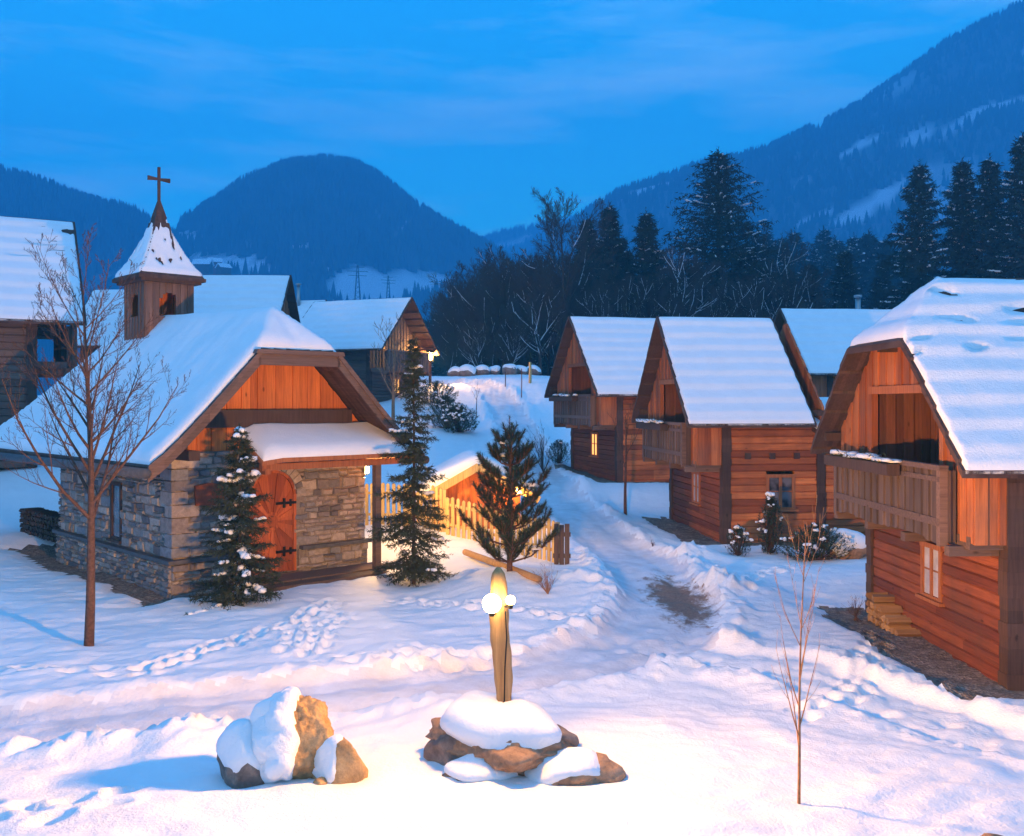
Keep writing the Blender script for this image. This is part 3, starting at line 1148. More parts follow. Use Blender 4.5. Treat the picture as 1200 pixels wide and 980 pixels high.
def chapel():
    T = thing('chapel', 'small rubble stone chapel with arched sunburst door and snowy half-hip roof', 'chapel', (CH_O[0], CH_O[1], 0), CH_R)
    HW, LN = 2.4, 6.8
    DC, DW, DZ0, DSP = -.07, 1.14, .16, 1.9      # door centre, width, sill, spring line

    def in_door(x, z, half):
        if abs(x - DC) < DW / 2 + half * .6 and z < DSP:
            return True
        return z >= DSP and math.hypot(x - DC, z - DSP) < DW / 2 + .12
    # --- walls: mortar core + stones
    mo = MB(1)
    TOP = 2.95
    # front mortar in pieces round the door
    a, b = DC - DW / 2 - .02, DC + DW / 2 + .02
    mo.box(-HW, a, 0, .3, -.5, TOP)
    mo.box(b, HW, 0, .3, -.5, TOP)
    mo.box(a, b, 0, .3, 2.48, TOP)
    mo.box(a, b, 0, .3, -.5, DZ0)
    nseg = 8
    for i in range(nseg):
        for sgn in (-1, 1):
            t0, t1 = PI / 2 * i / nseg, PI / 2 * (i + 1) / nseg
            r = DW / 2
            x0, z0 = DC + sgn * r * math.cos(t0), DSP + r * math.sin(t0)
            x1, z1 = DC + sgn * r * math.cos(t1), DSP + r * math.sin(t1)
            poly = [(x0, .001, z0), (x1, .001, z1), (DC + sgn * (r + .02), .001, z1), (DC + sgn * (r + .02), .001, z0)]
            mo.prism(poly, (0, .28, 0))
    wy0, wy1, wz0, wz1 = 2.75, 3.35, .82, 2.15
    mo.box(-HW, -HW + .3, .3, wy0, -.5, TOP)
    mo.box(-HW, -HW + .3, wy1, LN, -.5, TOP)
    mo.box(-HW, -HW + .3, wy0, wy1, -.5, wz0)
    mo.box(-HW, -HW + .3, wy0, wy1, wz1, TOP)
    mo.box(HW - .3, HW, .3, LN, -.5, TOP)
    mo.box(-HW + .3, HW - .3, LN - .3, LN, -.5, TOP + .9)
    mo.build('wall_core', M['mortar'], T)
    st = MB(2)
    stones(st, (-HW, 0, 0), (1, 0, 0), (0, -1, 0), 2 * HW, .72, TOP, lambda x, z, h: in_door(x - HW, z, h), 5)
    stones(st, (-HW, LN, 0), (0, -1, 0), (-1, 0, 0), LN, .72, TOP, lambda x, z, h: (wy0 - .04 - h * .8) < LN - x < (wy1 + .04 + h * .8) and wz0 < z < wz1 + .06, 6)
    stones(st, (HW, 0, 0), (0, 1, 0), (1, 0, 0), LN, -.3, TOP, None, 7)
    # thicker plinth
    stones(st, (-HW - .07, -.07, 0), (1, 0, 0), (0, -1, 0), 2 * HW + .1, -.35, .62, lambda x, z, h: in_door(x - HW - .07, z, h), 8)
    stones(st, (-HW - .07, LN + .05, 0), (0, -1, 0), (-1, 0, 0), LN + .12, -.35, .62, None, 9)
    # voussoirs over the door
    for i in range(15):
        t0, t1 = PI * i / 15 + .012, PI * (i + 1) / 15 - .012
        r0, r1 = DW / 2 + .015, DW / 2 + .21 + st.R.uniform(-.03, .04)
        poly = [(DC + r * math.cos(t), -.002, DSP + r * math.sin(t)) for r, t in ((r0, t0), (r1, t0), (r1, t1), (r0, t1))]
        st.prism(poly[::-1], (0, -.045 - st.R.uniform(0, .015), 0))
    # big quoins at the near corner
    z = .74
    q = 0
    while z < TOP - .1:
        h = st.R.uniform(.2, .36)
        lx, ly = (.55, .28) if q % 2 else (.3, .5)
        h = min(h, TOP - z)
        st.box(-HW - .055 - st.R.uniform(0, .01), -HW + lx, -.055 - st.R.uniform(0, .01), ly, z + .012, z + h - .012)
        z += h
        q += 1
    st.build('wall', M['stone'], T)
    pl = MB(3)
    pl.box(-HW - .07, HW + .03, -.07, .1, -.5, .64)
    pl.box(-HW - .07, -HW + .2, .1, LN + .05, -.5, .64)
    # keep the doorway free of the plinth
    pl.v, pl.f, pl.r = [], [], []
    pl.box(-HW - .07, DC - DW / 2 - .05, -.07, -.002, -.5, .64)
    pl.box(DC + DW / 2 + .05, HW + .03, -.07, -.002, -.5, .64)
    pl.box(-HW - .07, -HW - .002, -.002, LN + .05, -.5, .64)
    pl.build('plinth_core', M['mortar'], T)
    lg = MB(4)
    for x0, x1 in ((-HW - .17, DC - DW / 2 - .1), (DC + DW / 2 + .1, HW + .1)):
        lg.box(x0, x1, -.17, .0, .63, .71)
    lg.box(-HW - .17, -HW, .0, LN + .15, .63, .71)
    lg.build('ledge', M['slate'], T)
    # --- side window
    window(T, (-HW, LN, 0), (0, -1, 0), (-1, 0, 0), LN - wy1, LN - wy0, wz0 + .02, wz1, None, M['post'], 0, False)
    # --- sunburst door
    d = MB(5)
    cx, cz = DC, 1.32

    def edge(t):
        dx, dz = math.cos(t), math.sin(t)
        best = 9
        if dx > 1e-6:
            best = min(best, (DW / 2) / dx)
        if dx < -1e-6:
            best = min(best, (-DW / 2) / dx)
        if dz < -1e-6:
            best = min(best, (DZ0 - cz) / dz)
        x, z = dx * best, cz + dz * best
        if z > DSP or dz > 0 and best > 1:
            # hit the arch circle
            bq = dz * (cz - DSP)
            cq = (cz - DSP) ** 2 - (DW / 2) ** 2
            rr = -bq + math.sqrt(max(0, bq * bq - cq))
            if cz + dz * rr > DSP:
                best = rr
        return (cx + dx * best, cz + dz * best)
    NW = 26
    for i in range(NW):
        t0, t1 = 2 * PI * i / NW, 2 * PI * (i + 1) / NW
        p = [edge(t0 + (t1 - t0) * s / 3) for s in range(4)]
        # keep the two lower corners
        for cxr in (-DW / 2, DW / 2):
            tc = math.atan2(DZ0 - cz, cxr) % (2 * PI)
            if t0 < tc < t1:
                p = [edge(t0), (DC + cxr, DZ0), edge(t1)]
        p = [(cx, cz)] + p
        y0 = .06 - d.R.uniform(0, .012) - (.028 if i % 2 else 0)
        d.prism([(x, y0, z) for x, z in p], (0, .06, 0))
    for r, y in ((.21, .032), (.14, .020), (.05, .005)):
        d.prism([(cx + r * math.cos(2 * PI * k / 20), y, cz + r * math.sin(2 * PI * k / 20)) for k in range(20)], (0, .05, 0))
    do = d.build('door', M['door'], T)
    fr = MB(6)
    fr.box(DC - DW / 2 - .02, DC - DW / 2 + .05, -.01, .1, DZ0, DSP)
    fr.box(DC + DW / 2 - .05, DC + DW / 2 + .02, -.01, .1, DZ0, DSP)
    for i in range(12):
        t0, t1 = PI * i / 12, PI * (i + 1) / 12
        r0, r1 = DW / 2 - .05, DW / 2 + .012
        poly = [(DC + r * math.cos(t), -.01, DSP + r * math.sin(t)) for r, t in ((r0, t0), (r1, t0), (r1, t1), (r0, t1))]
        fr.prism(poly, (0, .1, 0))
    fr.build('door_frame', M['door'], do)
    for z in (.62, 1.72):
        h = MB(7)
        h.box(DC + .08, DC + DW / 2 + .02, -.012, .03, z - .03, z + .03)
        h.box(DC + .26, DC + .31, -.016, .03, z - .11, z + .11)
        h.box(DC + .43, DC + .47, -.016, .03, z - .08, z + .08)
        h.build('hinge', M['iron'], do)
    # --- gable boards
    PR = [(0, 6.08), (1.0, 5.06), (2.1, 3.90), (2.7, 3.30), (3.05, 2.98), (3.35, 2.74)]

    def prof(a):
        for (x0, z0), (x1, z1) in zip(PR[:-1], PR[1:]):
            if a <= x1:
                return z0 + (z1 - z0) * (a - x0) / (x1 - x0)
        return PR[-1][1]
    Y0, YR, Y1 = -1.02, 7.6, 11.0

    def rz_(x, y):
        a = abs(x)
        if y > YR:
            a = max(a, (y - YR) * 3.35 / (Y1 - YR))
        z = prof(min(a, 3.35)) + max(0, min(y, YR)) * .03 * max(0, 1 - a / 3)
        return min(z, 5.10 + (y - Y0) * .86)
    g = MB(8)
    boards(g, (-HW - .25, .05, 0), (1, 0, 0), (0, -1, 0), 0, 2 * HW + .5, .19, lambda u: TOP - .02, lambda u: max(TOP - .02, min(rz_(u - HW - .25, .05) - .2, 5.4)))
    g.build('gable_cladding', M['clad_warm'], T)
    bm_ = MB(9)
    bm_.box(-1.75, 1.95, -.14, .02, 3.46, 3.84)
    for x, z in ((-2.35, 3.02), (2.35, 3.02)):
        bm_.box(x - .12, x + .12, Y0 + .12, 3, z - .2, z + .0)
    bm_.build('tie_beam', M['post'], T)
    # --- roof
    rf = MB(10)
    xs = []
    a = 0
    while a < 3.3:
        xs += [a, min(a + .285, 3.35)]
        a += .3
    xs[-1] = 3.35
    xs = sorted(set([round(v, 4) for v in xs] + [-round(v, 4) for v in xs]))
    ys = [Y0 + .08 * i for i in range(16)] + list(np.arange(.3, YR, .5)) + list(np.arange(YR, Y1 + .01, .2))
    slab(rf, xs, ys, lambda x, y: rz_(x, y) + .02 * ((abs(x) / .3) % 1), lambda x, y: rz_(x, y) - .11)
    ro = rf.build('roof', M['shingle'], T)
    sn = MB(11)
    sx = 3.30
    xs = edges(-sx, sx, .09)
    ys = edges(Y0 + .06, Y1 - .08, .12)

    def top(x, y):
        t = min(rnd_edge(sx - abs(x), .2), rnd_edge(y - Y0 - .06, .25), rnd_edge(Y1 - .08 - y, .2))
        nz = noise.noise(Vector((x * .6, y * .6, 4)))
        n2 = noise.noise(Vector((x * 2.1, y * 2.1, 9)))
        z2 = rz_(x, y)
        return z2 + (.15 + .05 * nz + .02 * n2) * t + .022 - .05 * math.exp(-(x / .12) ** 2)
    slab(sn, xs, ys, top, lambda x, y: rz_(x, y) - .06)
    sn.build('roof_snow', M['roof_snow'], ro, True)
    # curved verge timbers and hip beam
    v = MB(12)
    for sg in (-1, 1):
        al = [.95, 1.5, 2.1, 2.7, 3.05, 3.38]
        pts = [(sg * a, prof(a)) for a in al]
        for (xa, za), (xb, zb) in zip(pts[:-1], pts[1:]):
            for (yo, d0, d1) in ((Y0 - .05, -.02, -.30), (Y0 - .09, .035, -.10)):
                p = [(xa, yo, za + d1), (xb, yo, zb + d1), (xb, yo, zb + d0), (xa, yo, za + d0)]
                if sg < 0:
                    p = p[::-1]
                v.prism(p, (0, .045, 0))
        # overlapping verge boards on top
    v.prism([(-1.02, Y0 - .05, 4.80), (1.02, Y0 - .05, 4.80), (.98, Y0 - .05, 5.06), (-.98, Y0 - .05, 5.06)], (0, .09, 0))
    v.prism([(-1.1, Y0 - .12, 5.04), (1.1, Y0 - .12, 5.04), (1.06, Y0 - .12, 5.13), (-1.06, Y0 - .12, 5.13)], (0, .16, 0))
    v.build('bargeboard', M['beam'], T)
    gt = MB(13)
    gt.tube([(-3.42, Y0 - .1, 2.62), (-3.42, 5, 2.60), (-3.42, Y1, 2.58)], .1, 8)
    gt.build('gutter', M['slate'], T, True)
    gt = MB(14)
    gt.tube([(3.42, Y0 - .1, 2.62), (3.42, 5, 2.60), (3.42, Y1, 2.58)], .1, 8)
    gt.build('gutter', M['beam'], T, True)
    # --- pent roof over the door and its post
    px0, px1, py0 = -1.0, 3.0, -1.2

    def pz(x, y):
        return 3.44 + (y - 0) * .52 + (-.06 if x < -.7 else 0)
    p = MB(15)
    slab(p, [px0, -.5, 0, .5, 1, 1.5, 2, 2.5, px1], [py0, -.8, -.4, -.02], lambda x, y: pz(x, y), lambda x, y: pz(x, y) - .09)
    p.box(px0 + .05, px1 - .05, py0 + .08, py0 + .22, 2.56, 2.70)
    p.box(px0 + .1, px0 + .22, py0 + .05, -.06, 2.48, 2.60)
    po = p.build('porch_roof', M['frame'], T)
    s = MB(16)

    def ptop(x, y):
        t = min(rnd_edge(x - px0 - .04, .2), rnd_edge(px1 - .04 - x, .2), rnd_edge(y - py0 - .01, .22), 1)
        return pz(x, y) + .006 + t * (.17 + .03 * noise.noise(Vector((x * 1.5, y * 1.5, 2))))
    slab(s, edges(px0 + .04, px1 - .04, .14), edges(py0 + .01, -.16, .1), ptop, lambda x, y: pz(x, y) - .03)
    s.build('snow', M['roof_snow'], po, True)
    p = MB(17)
    p.box(1.99, 2.14, -1.06, -.91, .05, 2.57)
    p.build('porch_post', M['beam'], T)
    p = MB(18)
    p.box(-1.2, 2.75, -1.30, -.9, -.3, .10)
    p.box(-1.1, 2.65, -.895, -.10, -.3, .13)
    p.box(DC - .7, DC + .7, -.099, .05, -.3, .15)
    p.build('timber_step', M['grey_wood'], T)
    # --- bell turret
    tc = 6.3
    q = .66
    tw = MB(19)
    arch = lambda u: (6.30, 6.30 + .42 + .22 * math.sqrt(max(0, 1 - ((u - q) / .24) ** 2))) if abs(u - q) < .24 else None
    for o_, u_, n_ in (((-q, tc - q, 0), (1, 0, 0), (0, -1, 0)), ((q, tc - q, 0), (0, 1, 0), (1, 0, 0)), ((q, tc + q, 0), (-1, 0, 0), (0, 1, 0)), ((-q, tc + q, 0), (0, -1, 0), (-1, 0, 0))):
        boards(tw, o_, u_, n_, 0, 2 * q, .1, lambda u: 5.0, lambda u: 7.30, .04, arch)
    ln_ = MB(29)
    for o_, u_, n_ in (((-q + .06, tc + q - .06, 0), (1, 0, 0), (0, -1, 0)), ((q - .06, tc - q + .06, 0), (0, 1, 0), (-1, 0, 0))):
        boards(ln_, o_, u_, n_, 0, 2 * q - .12, .12, lambda u: 6.23, lambda u: 7.19, .012, lambda u: (6.31, 6.8) if abs(u - q + .06) < .2 else None)
    tw.box(-q + .05, q - .05, tc - q + .05, tc + q - .05, 6.16, 6.22)
    to = tw.build('bell_turret', M['weathered'], T)
    ln_.build('belfry_lining', M['clad_warm'], to)
    e = MB(20)
    e.box(-q - .17, q + .17, tc - q - .17, tc + q + .17, 7.20, 7.30)
    e.box(-q - .06, q + .06, tc - q - .06, tc + q + .06, 5.0, 5.32)
    e.build('eave_board', M['post'], to)
    SP = [(0, 9.55), (.15, 9.05), (.30, 8.52), (.53, 7.98), (.73, 7.60), (.92, 7.34)]

    def spz(x, y):
        a = max(abs(x), abs(y - tc))
        for (x0, z0), (x1, z1) in zip(SP[:-1], SP[1:]):
            if a <= x1 + 1e-6:
                return z0 + (z1 - z0) * (a - x0) / (x1 - x0)
        return SP[-1][1]
    t = MB(21)
    ln = []
    a = 0
    while a < .90:
        ln += [a, min(.92, a + .098)]
        a += .106
    ln = sorted(set([round(k, 4) for k in ln] + [-round(k, 4) for k in ln]))
    slab(t, ln, [tc + k for k in ln], lambda x, y: spz(x, y) + .035 * ((max(abs(x), abs(y - tc)) / .106) % 1), lambda x, y: spz(x, y) - .07)
    tro = t.build('turret_roof', M['shingle'], to)
    s = MB(22)
    ln = list(np.linspace(-.895, .895, 52))

    def stop(x, y):
        a = max(abs(x), abs(y - tc))
        b = min(abs(x), abs(y - tc))
        t_ = rnd_edge(.895 - a, .06) * float(sstep(.16, .28, a + .07 * noise.noise(Vector((x * 9, y * 9, 1)))))
        hole_ = noise.noise(Vector((x * 7, y * 7, 6)))
        right = 1.0 if not (x > .2 and x > abs(y - tc)) else float(sstep(.68, .86, a))     # the sheltered face stays bare
        hip_ = float(sstep(.0, .055, a - b))
        hh = .085 * t_ * right * hip_
        if hole_ > .32 and a < .75:
            hh -= .1 * min(1, (hole_ - .32) * 8)
        fr = (a / .106) % 1
        return spz(x, y) + hh - .05 + (.06 if hh > .05 else 0) + .018 * fr
    slab(s, ln, [tc + k for k in ln], stop, lambda x, y: spz(x, y) - .069)
    s.build('snow', M['roof_snow'], tro, True)
    c = MB(23)
    c.hexa([(-.16, tc - .16, 9.02), (.16, tc - .16, 9.02), (.16, tc + .16, 9.02), (-.16, tc + .16, 9.02), (-.035, tc - .035, 9.5), (.035, tc - .035, 9.5), (.035, tc + .035, 9.5), (-.035, tc + .035, 9.5)])
    c.box(-.035, .035, tc - .03, tc + .03, 9.45, 10.42)
    # flared arms
    for sg in (-1, 1):
        p = [(sg * .03, tc - .025, 10.06), (sg * .31, tc - .025, 10.03), (sg * .31, tc - .025, 10.15), (sg * .03, tc - .025, 10.12)]
        if sg < 0:
            p = p[::-1]
        c.prism(p, (0, .05, 0))
    c.build('cross', M['post'], to)
    return T


chapel()


def chapel_world(x, y, z):
    c, s = math.cos(CH_R), math.sin(CH_R)
    return Vector((CH_O[0] + x * c - y * s, CH_O[1] + x * s + y * c, z))


# plaque on the chapel wall
pq = MB(1)
pq.prism([(-.33, 0, -.2), (.30, 0, -.23), (.34, 0, .22), (-.05, 0, .27), (-.35, 0, .22)], (0, .05, 0))
p_ = pq.build('plaque', M['plaque'])
p_.location = chapel_world(-1.62, -.115, 2.02)
p_.rotation_euler = (0, 0, CH_R)
tag(p_, 'dark red wooden plaque hung on the stones left of the chapel door', 'plaque')

# ------------------------------------------------------------------ lamps
def point_light(name, loc, power, col, radius, linear=False):
    l = bpy.data.lights.new(name, 'POINT')
    l.energy = power
    l.color = col
    l.shadow_soft_size = radius
    if linear:
        l.use_nodes = True
        nt = l.node_tree
        em = [n for n in nt.nodes if n.type == 'EMISSION'][0]
        fo = nt.nodes.new('ShaderNodeLightFalloff')
        fo.inputs['Strength'].default_value = 1.0
        fo.inputs['Smooth'].default_value = 10.0
        nt.links.new(fo.outputs['Linear'], em.inputs['Strength'])
    o = link(bpy.data.objects.new(name, l))
    o.location = loc
    return o


def lantern_parts(parent, loc, s, bulb):
    x, y, z = loc
    b = MB(1)
    b.tube([(x, y, z + .12 * s), (x, y, z + .16 * s), (x, y, z + .22 * s)], [.13 * s, .12 * s, .02 * s], 10)
    b.tube([(x, y, z - .15 * s), (x, y, z - .12 * s)], [.06 * s, .09 * s], 10)
    for k in range(4):
        t = PI / 4 + k * PI / 2
        b.beam((x + .105 * s * math.cos(t), y + .105 * s * math.sin(t), z - .13 * s), (x + .105 * s * math.cos(t), y + .105 * s * math.sin(t), z + .13 * s), .012 * s, .012 * s)
    lo = b.build('lamp_head', M['iron'], parent)
    g = MB(2)
    g.blob((x, y, z), .075 * s, .075 * s, .09 * s, seg=12, ring=8, jit=0, flat=1)
    g.build('bulb', bulb, lo, True)
    return lo


# wooden lamp post on the slab in the foreground
LPX, LPY = at(590, 10.5), 10.5
T = thing('lamp_post', 'twisted honey coloured wooden lamp post glowing on the flat snow capped stone', 'lamp post', (LPX, LPY, .81), 0)
m_ = MB(3)
pts, vs, fs = [], [], []
n = 10
for i in range(31):
    t = i / 30
    cx_, cy_ = -.065 * t + .012 * math.sin(t * 7), .01 * math.sin(t * 5)
    r = .064 + .030 * math.sin(PI * min(1, t * 1.05)) ** 1 + .02 * t
    if t > .9:
        r *= math.sqrt(max(.02, 1 - ((t - .9) / .104) ** 2))
    for k in range(n):
        a = 2 * PI * k / n + t * 1.6
        rr = r * (1 + .13 * math.sin(3 * a + 2) + .05 * math.sin(5 * a + i))
        vs.append((cx_ + rr * math.cos(a), cy_ + rr * math.sin(a), -.25 + 1.68 * t))
for i in range(30):
    for k in range(n):
        fs.append((i * n + k, i * n + (k + 1) % n, (i + 1) * n + (k + 1) % n, (i + 1) * n + k))
fs.append(tuple(30 * n + k for k in range(n)))
m_.add(vs, fs, .5)
m_.build('post', M['stump'], T, True)
LHEADS = [(-.12, -.20, 1.08), (.075, -.13, 1.10)]
for (hx, hy, hz), gr_ in zip(LHEADS, (.10, .052)):
    b = MB(1)
    b.tube([(hx, hy, hz - gr_ - .035), (hx, hy, hz - gr_ + .012)], [.022, .034], 8)
    b.beam((hx, hy, hz - gr_ - .02), (-.05, 0, hz - gr_ - .02), .018, .018)
    b_ = b.build('lamp_holder', M['iron'], T)
    b = MB(2)
    b.blob((hx, hy, hz), gr_, gr_, gr_, seg=16, ring=10, jit=0, flat=1)
    b.build('bulb', M['bulb'], b_, True)
m_ = MB(5)
m_.tube([(.02, -.10, .98), (.035, -.105, .7), (.015, -.1, .35), (.01, -.085, .02), (-.05, -.12, -.02)], .008, 5)
m_.build('cable', M['iron'], T)
for i, (hx, hy, hz) in enumerate(LHEADS):
    point_light('post_lamp_light', (LPX + hx, LPY + hy, .81 + hz), (640, 410)[i], (1.0, .45, .07), (.11, .06)[i], True)

# lantern at the chapel corner
lp = chapel_world(2.57, .20, 2.36)
T = thing('wall_lantern', 'small glowing lantern on the right corner of the chapel by the porch post', 'lantern', lp, CH_R)
lantern_parts(T, (0, 0, 0), .8, M['bulb'])
m_ = MB(1)
m_.beam((-.14, 0, .17), (0, 0, .17), .025, .025)
m_.build('bracket', M['iron'], T)
point_light('wall_lantern_light', lp, 1050, (1.0, .55, .16), .085)

# far street lamp
fx, fy = at(504, 60), 60.0
fz = gz(fx, fy)
T = thing('street_lamp', 'street lamp shining at the top of the lane beside the far log house', 'street lamp', (fx, fy, fz))
m_ = MB(1)
m_.tube([(0, 0, -.3), (0, 0, 1.2), (0, 0, 1.5)], [.10, .09, .08], 8)
m_.build('post', M['post'], T)
lantern_parts(T, (0, 0, 1.72), 2.2, M['bulb2'])
m_ = MB(2)
m_.blob((0, 0, 2.05), .2, .2, .08, jit=.1)
m_.build('snow', M['snow'], T, True)
point_light('street_lamp_light', (fx, fy, fz + 1.72), 1700, (1.0, .50, .14), .16)


# ------------------------------------------------------------------ shed and fences
def shed():
    X, Y = -.95, 27.2
    z = gz(X, Y)
    T = thing('shed', 'low timber shed with thick snow on its gabled roof behind the picket fence', 'shed', (X, Y, z - .1), math.radians(6))
    w = MB(1)
    hw = 1.15
    zr = lambda u: 1.12 + .62 * (1 - abs(u - hw) / hw)
    boards(w, (-hw, 0, 0), (1, 0, 0), (0, -1, 0), 0, 2 * hw, .16, lambda u: -.3, zr)
    boards(w, (-hw, 2.6, 0), (0, -1, 0), (-1, 0, 0), 0, 2.6, .16, lambda u: -.3, lambda u: 1.12)
    boards(w, (hw, 0, 0), (0, 1, 0), (1, 0, 0), 0, 2.6, .16, lambda u: -.3, lambda u: 1.12)
    boards(w, (hw, 2.6, 0), (-1, 0, 0), (0, 1, 0), 0, 2 * hw, .16, lambda u: -.3, zr)
    w.build('wall', M['clad_warm'], T)
    f = lambda x, y: 1.90 - .56 * abs(x)
    r = MB(2)
    xs = [-1.62, -1.2, -.8, -.4, 0, .4, .8, 1.2, 1.62]
    slab(r, xs, [-.42, .5, 1.5, 3.0], f, lambda x, y: f(x, y) - .1)
    ro = r.build('roof', M['beam'], T)
    b = MB(3)
    for s in (-1, 1):
        b.beam((0, -.45, 1.83), (s * 1.66, -.45, .90), .07, .2)
    b.build('bargeboard', M['picket'], T)
    s = MB(4)
    slab(s, edges(-1.6, 1.6, .12), edges(-.38, 2.95, .15), lambda x, y: 1.95 - .56 * math.sqrt(x * x + .08) + .34 * min(rnd_edge(1.6 - abs(x), .35), rnd_edge(y + .38, .3), rnd_edge(2.95 - y, .3)) * (1 + .2 * noise.noise(Vector((x, y, 0)))) + .002, lambda x, y: f(x, y) - .05)
    s.build('roof_snow', M['roof_snow'], ro, True)
    lx, ly, lz = 1.05, -.62, 1.18
    c, s_ = math.cos(math.radians(6)), math.sin(math.radians(6))
    return (X + lx * c - ly * s_, Y + lx * s_ + ly * c, z - .1 + lz)


SL = shed()
T = thing('hanging_lantern', 'orange glowing lantern hanging under the shed roof behind the pine', 'lantern', SL)
lantern_parts(T, (0, 0, 0), .9, M['bulb2'])
m_ = MB(1)
m_.beam((0, .25, .22), (0, 0, .22), .02, .02)
m_.build('bracket', M['iron'], T)
point_light('hanging_lantern_light', SL, 180, (1.0, .45, .10), .1)


def fence(label, pts, h, mat, seed, w=.105, gap=.075):
    R = random.Random(seed)
    x0, y0 = pts[0]
    z0 = gz(x0, y0)
    T = thing('picket_fence', label, 'fence', (x0, y0, z0), 0, 'picket fences behind the chapel')
    pk = MB(seed)
    rl = MB(seed + 1)
    for (a, b) in zip(pts[:-1], pts[1:]):
        L = math.dist(a, b)
        u = Vector(((b[0] - a[0]) / L, (b[1] - a[1]) / L, 0))
        n = Vector((u.y, -u.x, 0))
        k = 0.0
        while k < L:
            p = Vector((a[0] + u.x * k, a[1] + u.y * k, 0))
            z = gz(p.x, p.y) - z0
            q = Vector((p.x - x0, p.y - y0, z))
            hh = h + R.uniform(-.03, .03)
            poly = [q + Vector((0, 0, -.1)), q + u * w + Vector((0, 0, -.1)), q + u * w + Vector((0, 0, hh - .03)), q + u * (w * .5) + Vector((0, 0, hh + .01)), q + Vector((0, 0, hh - .03))]
            tilt = R.uniform(-.012, .012)
            poly = [v + u * (tilt * (v.z - q.z)) for v in poly]
            pk.prism(poly, -n * .024)
            k += w + gap
        za, zb = gz(*a) - z0, gz(*b) - z0
        for f in (.28, .8):
            A = Vector((a[0] - x0, a[1] - y0, za + h * f)) - n * .05
            B = Vector((b[0] - x0, b[1] - y0, zb + h * f)) - n * .05
            rl.beam(A, B, .045, .07)
        for p, zz in ((a, za), (b, zb)):
            po = MB(seed + 2)
            c = Vector((p[0] - x0, p[1] - y0, zz)) - n * .1
            po.box(c.x - .05, c.x + .05, c.y - .05, c.y + .05, zz - .3, zz + h - .05)
            po.build('post', mat, T)
    pk.build('picket_panel', mat, T)
    rl.build('rail', mat, T)


fence('bright yellow lit picket fence between the chapel corner and the shed', [(-5.2, 28.6), (-3.0, 27.6), (-1.9, 26.3)], 1.18, M['picket'], 3)
fence('picket fence running in front of the shed down towards the lane', [(-1.75, 26.0), (-.2, 24.9), (1.0, 23.2)], 1.0, M['picket'], 7)
m_ = MB(4)
ex, ey = 1.12, 22.9
for k in range(3):
    m_.box(-.14 + k * .125, -.03 + k * .125, -.02, .015, -.2, .95 - .02 * (k % 2))
m_.box(-.16, .25, .016, .06, .15, .25)
m_.box(-.16, .25, .016, .06, .65, .75)
g_ = m_.build('board_screen', M['grey_wood'])
g_.location = (ex, ey, gz(ex, ey))
tag(g_, 'three grey upright boards ending the fence beside the snowy lane', 'board fence')
m_ = MB(5)
A, B = Vector((at(545, 23.6), 23.6, 0)), Vector((at(632, 19.9), 19.9, 0))
A.z, B.z = gz(A.x, A.y) + .12, gz(B.x, B.y) + .10
m_.tube([Vector((0, 0, 0)), (B - A) * .5, B - A], [.075, .08, .07], 8)
g_ = m_.build('fallen_log', M['stump'], None, True)
g_.location = A
tag(g_, 'brown log lying in snow at the foot of the pine', 'log')


# ------------------------------------------------------------------ trees
def needles(mb, R, p, d, ln, n, nl, wd, spread=.9):
    d = Vector(d).normalized()
    a = d.cross(Vector((0.2, .3, .9)))
    if a.length < .01:
        a = Vector((1, 0, 0))
    a.normalize()
    b = d.cross(a)
    vs, fs = [], []
    for i in range(n):
        s = (i + R.random()) / n
        t = R.uniform(0, 2 * PI)
        o = a * math.cos(t) + b * math.sin(t)
        e = (d * R.uniform(.3, .9) + o * spread).normalized() * nl * R.uniform(.7, 1.2)
        c = Vector(p) + d * (ln * s)
        w = e.cross(o + d * .3)
        if w.length < 1e-5:
            continue
        w = w.normalized() * wd
        k = len(vs)
        vs += [c - w, c + w, c + e]
        fs.append((k, k + 1, k + 2))
    mb.add(vs, fs)


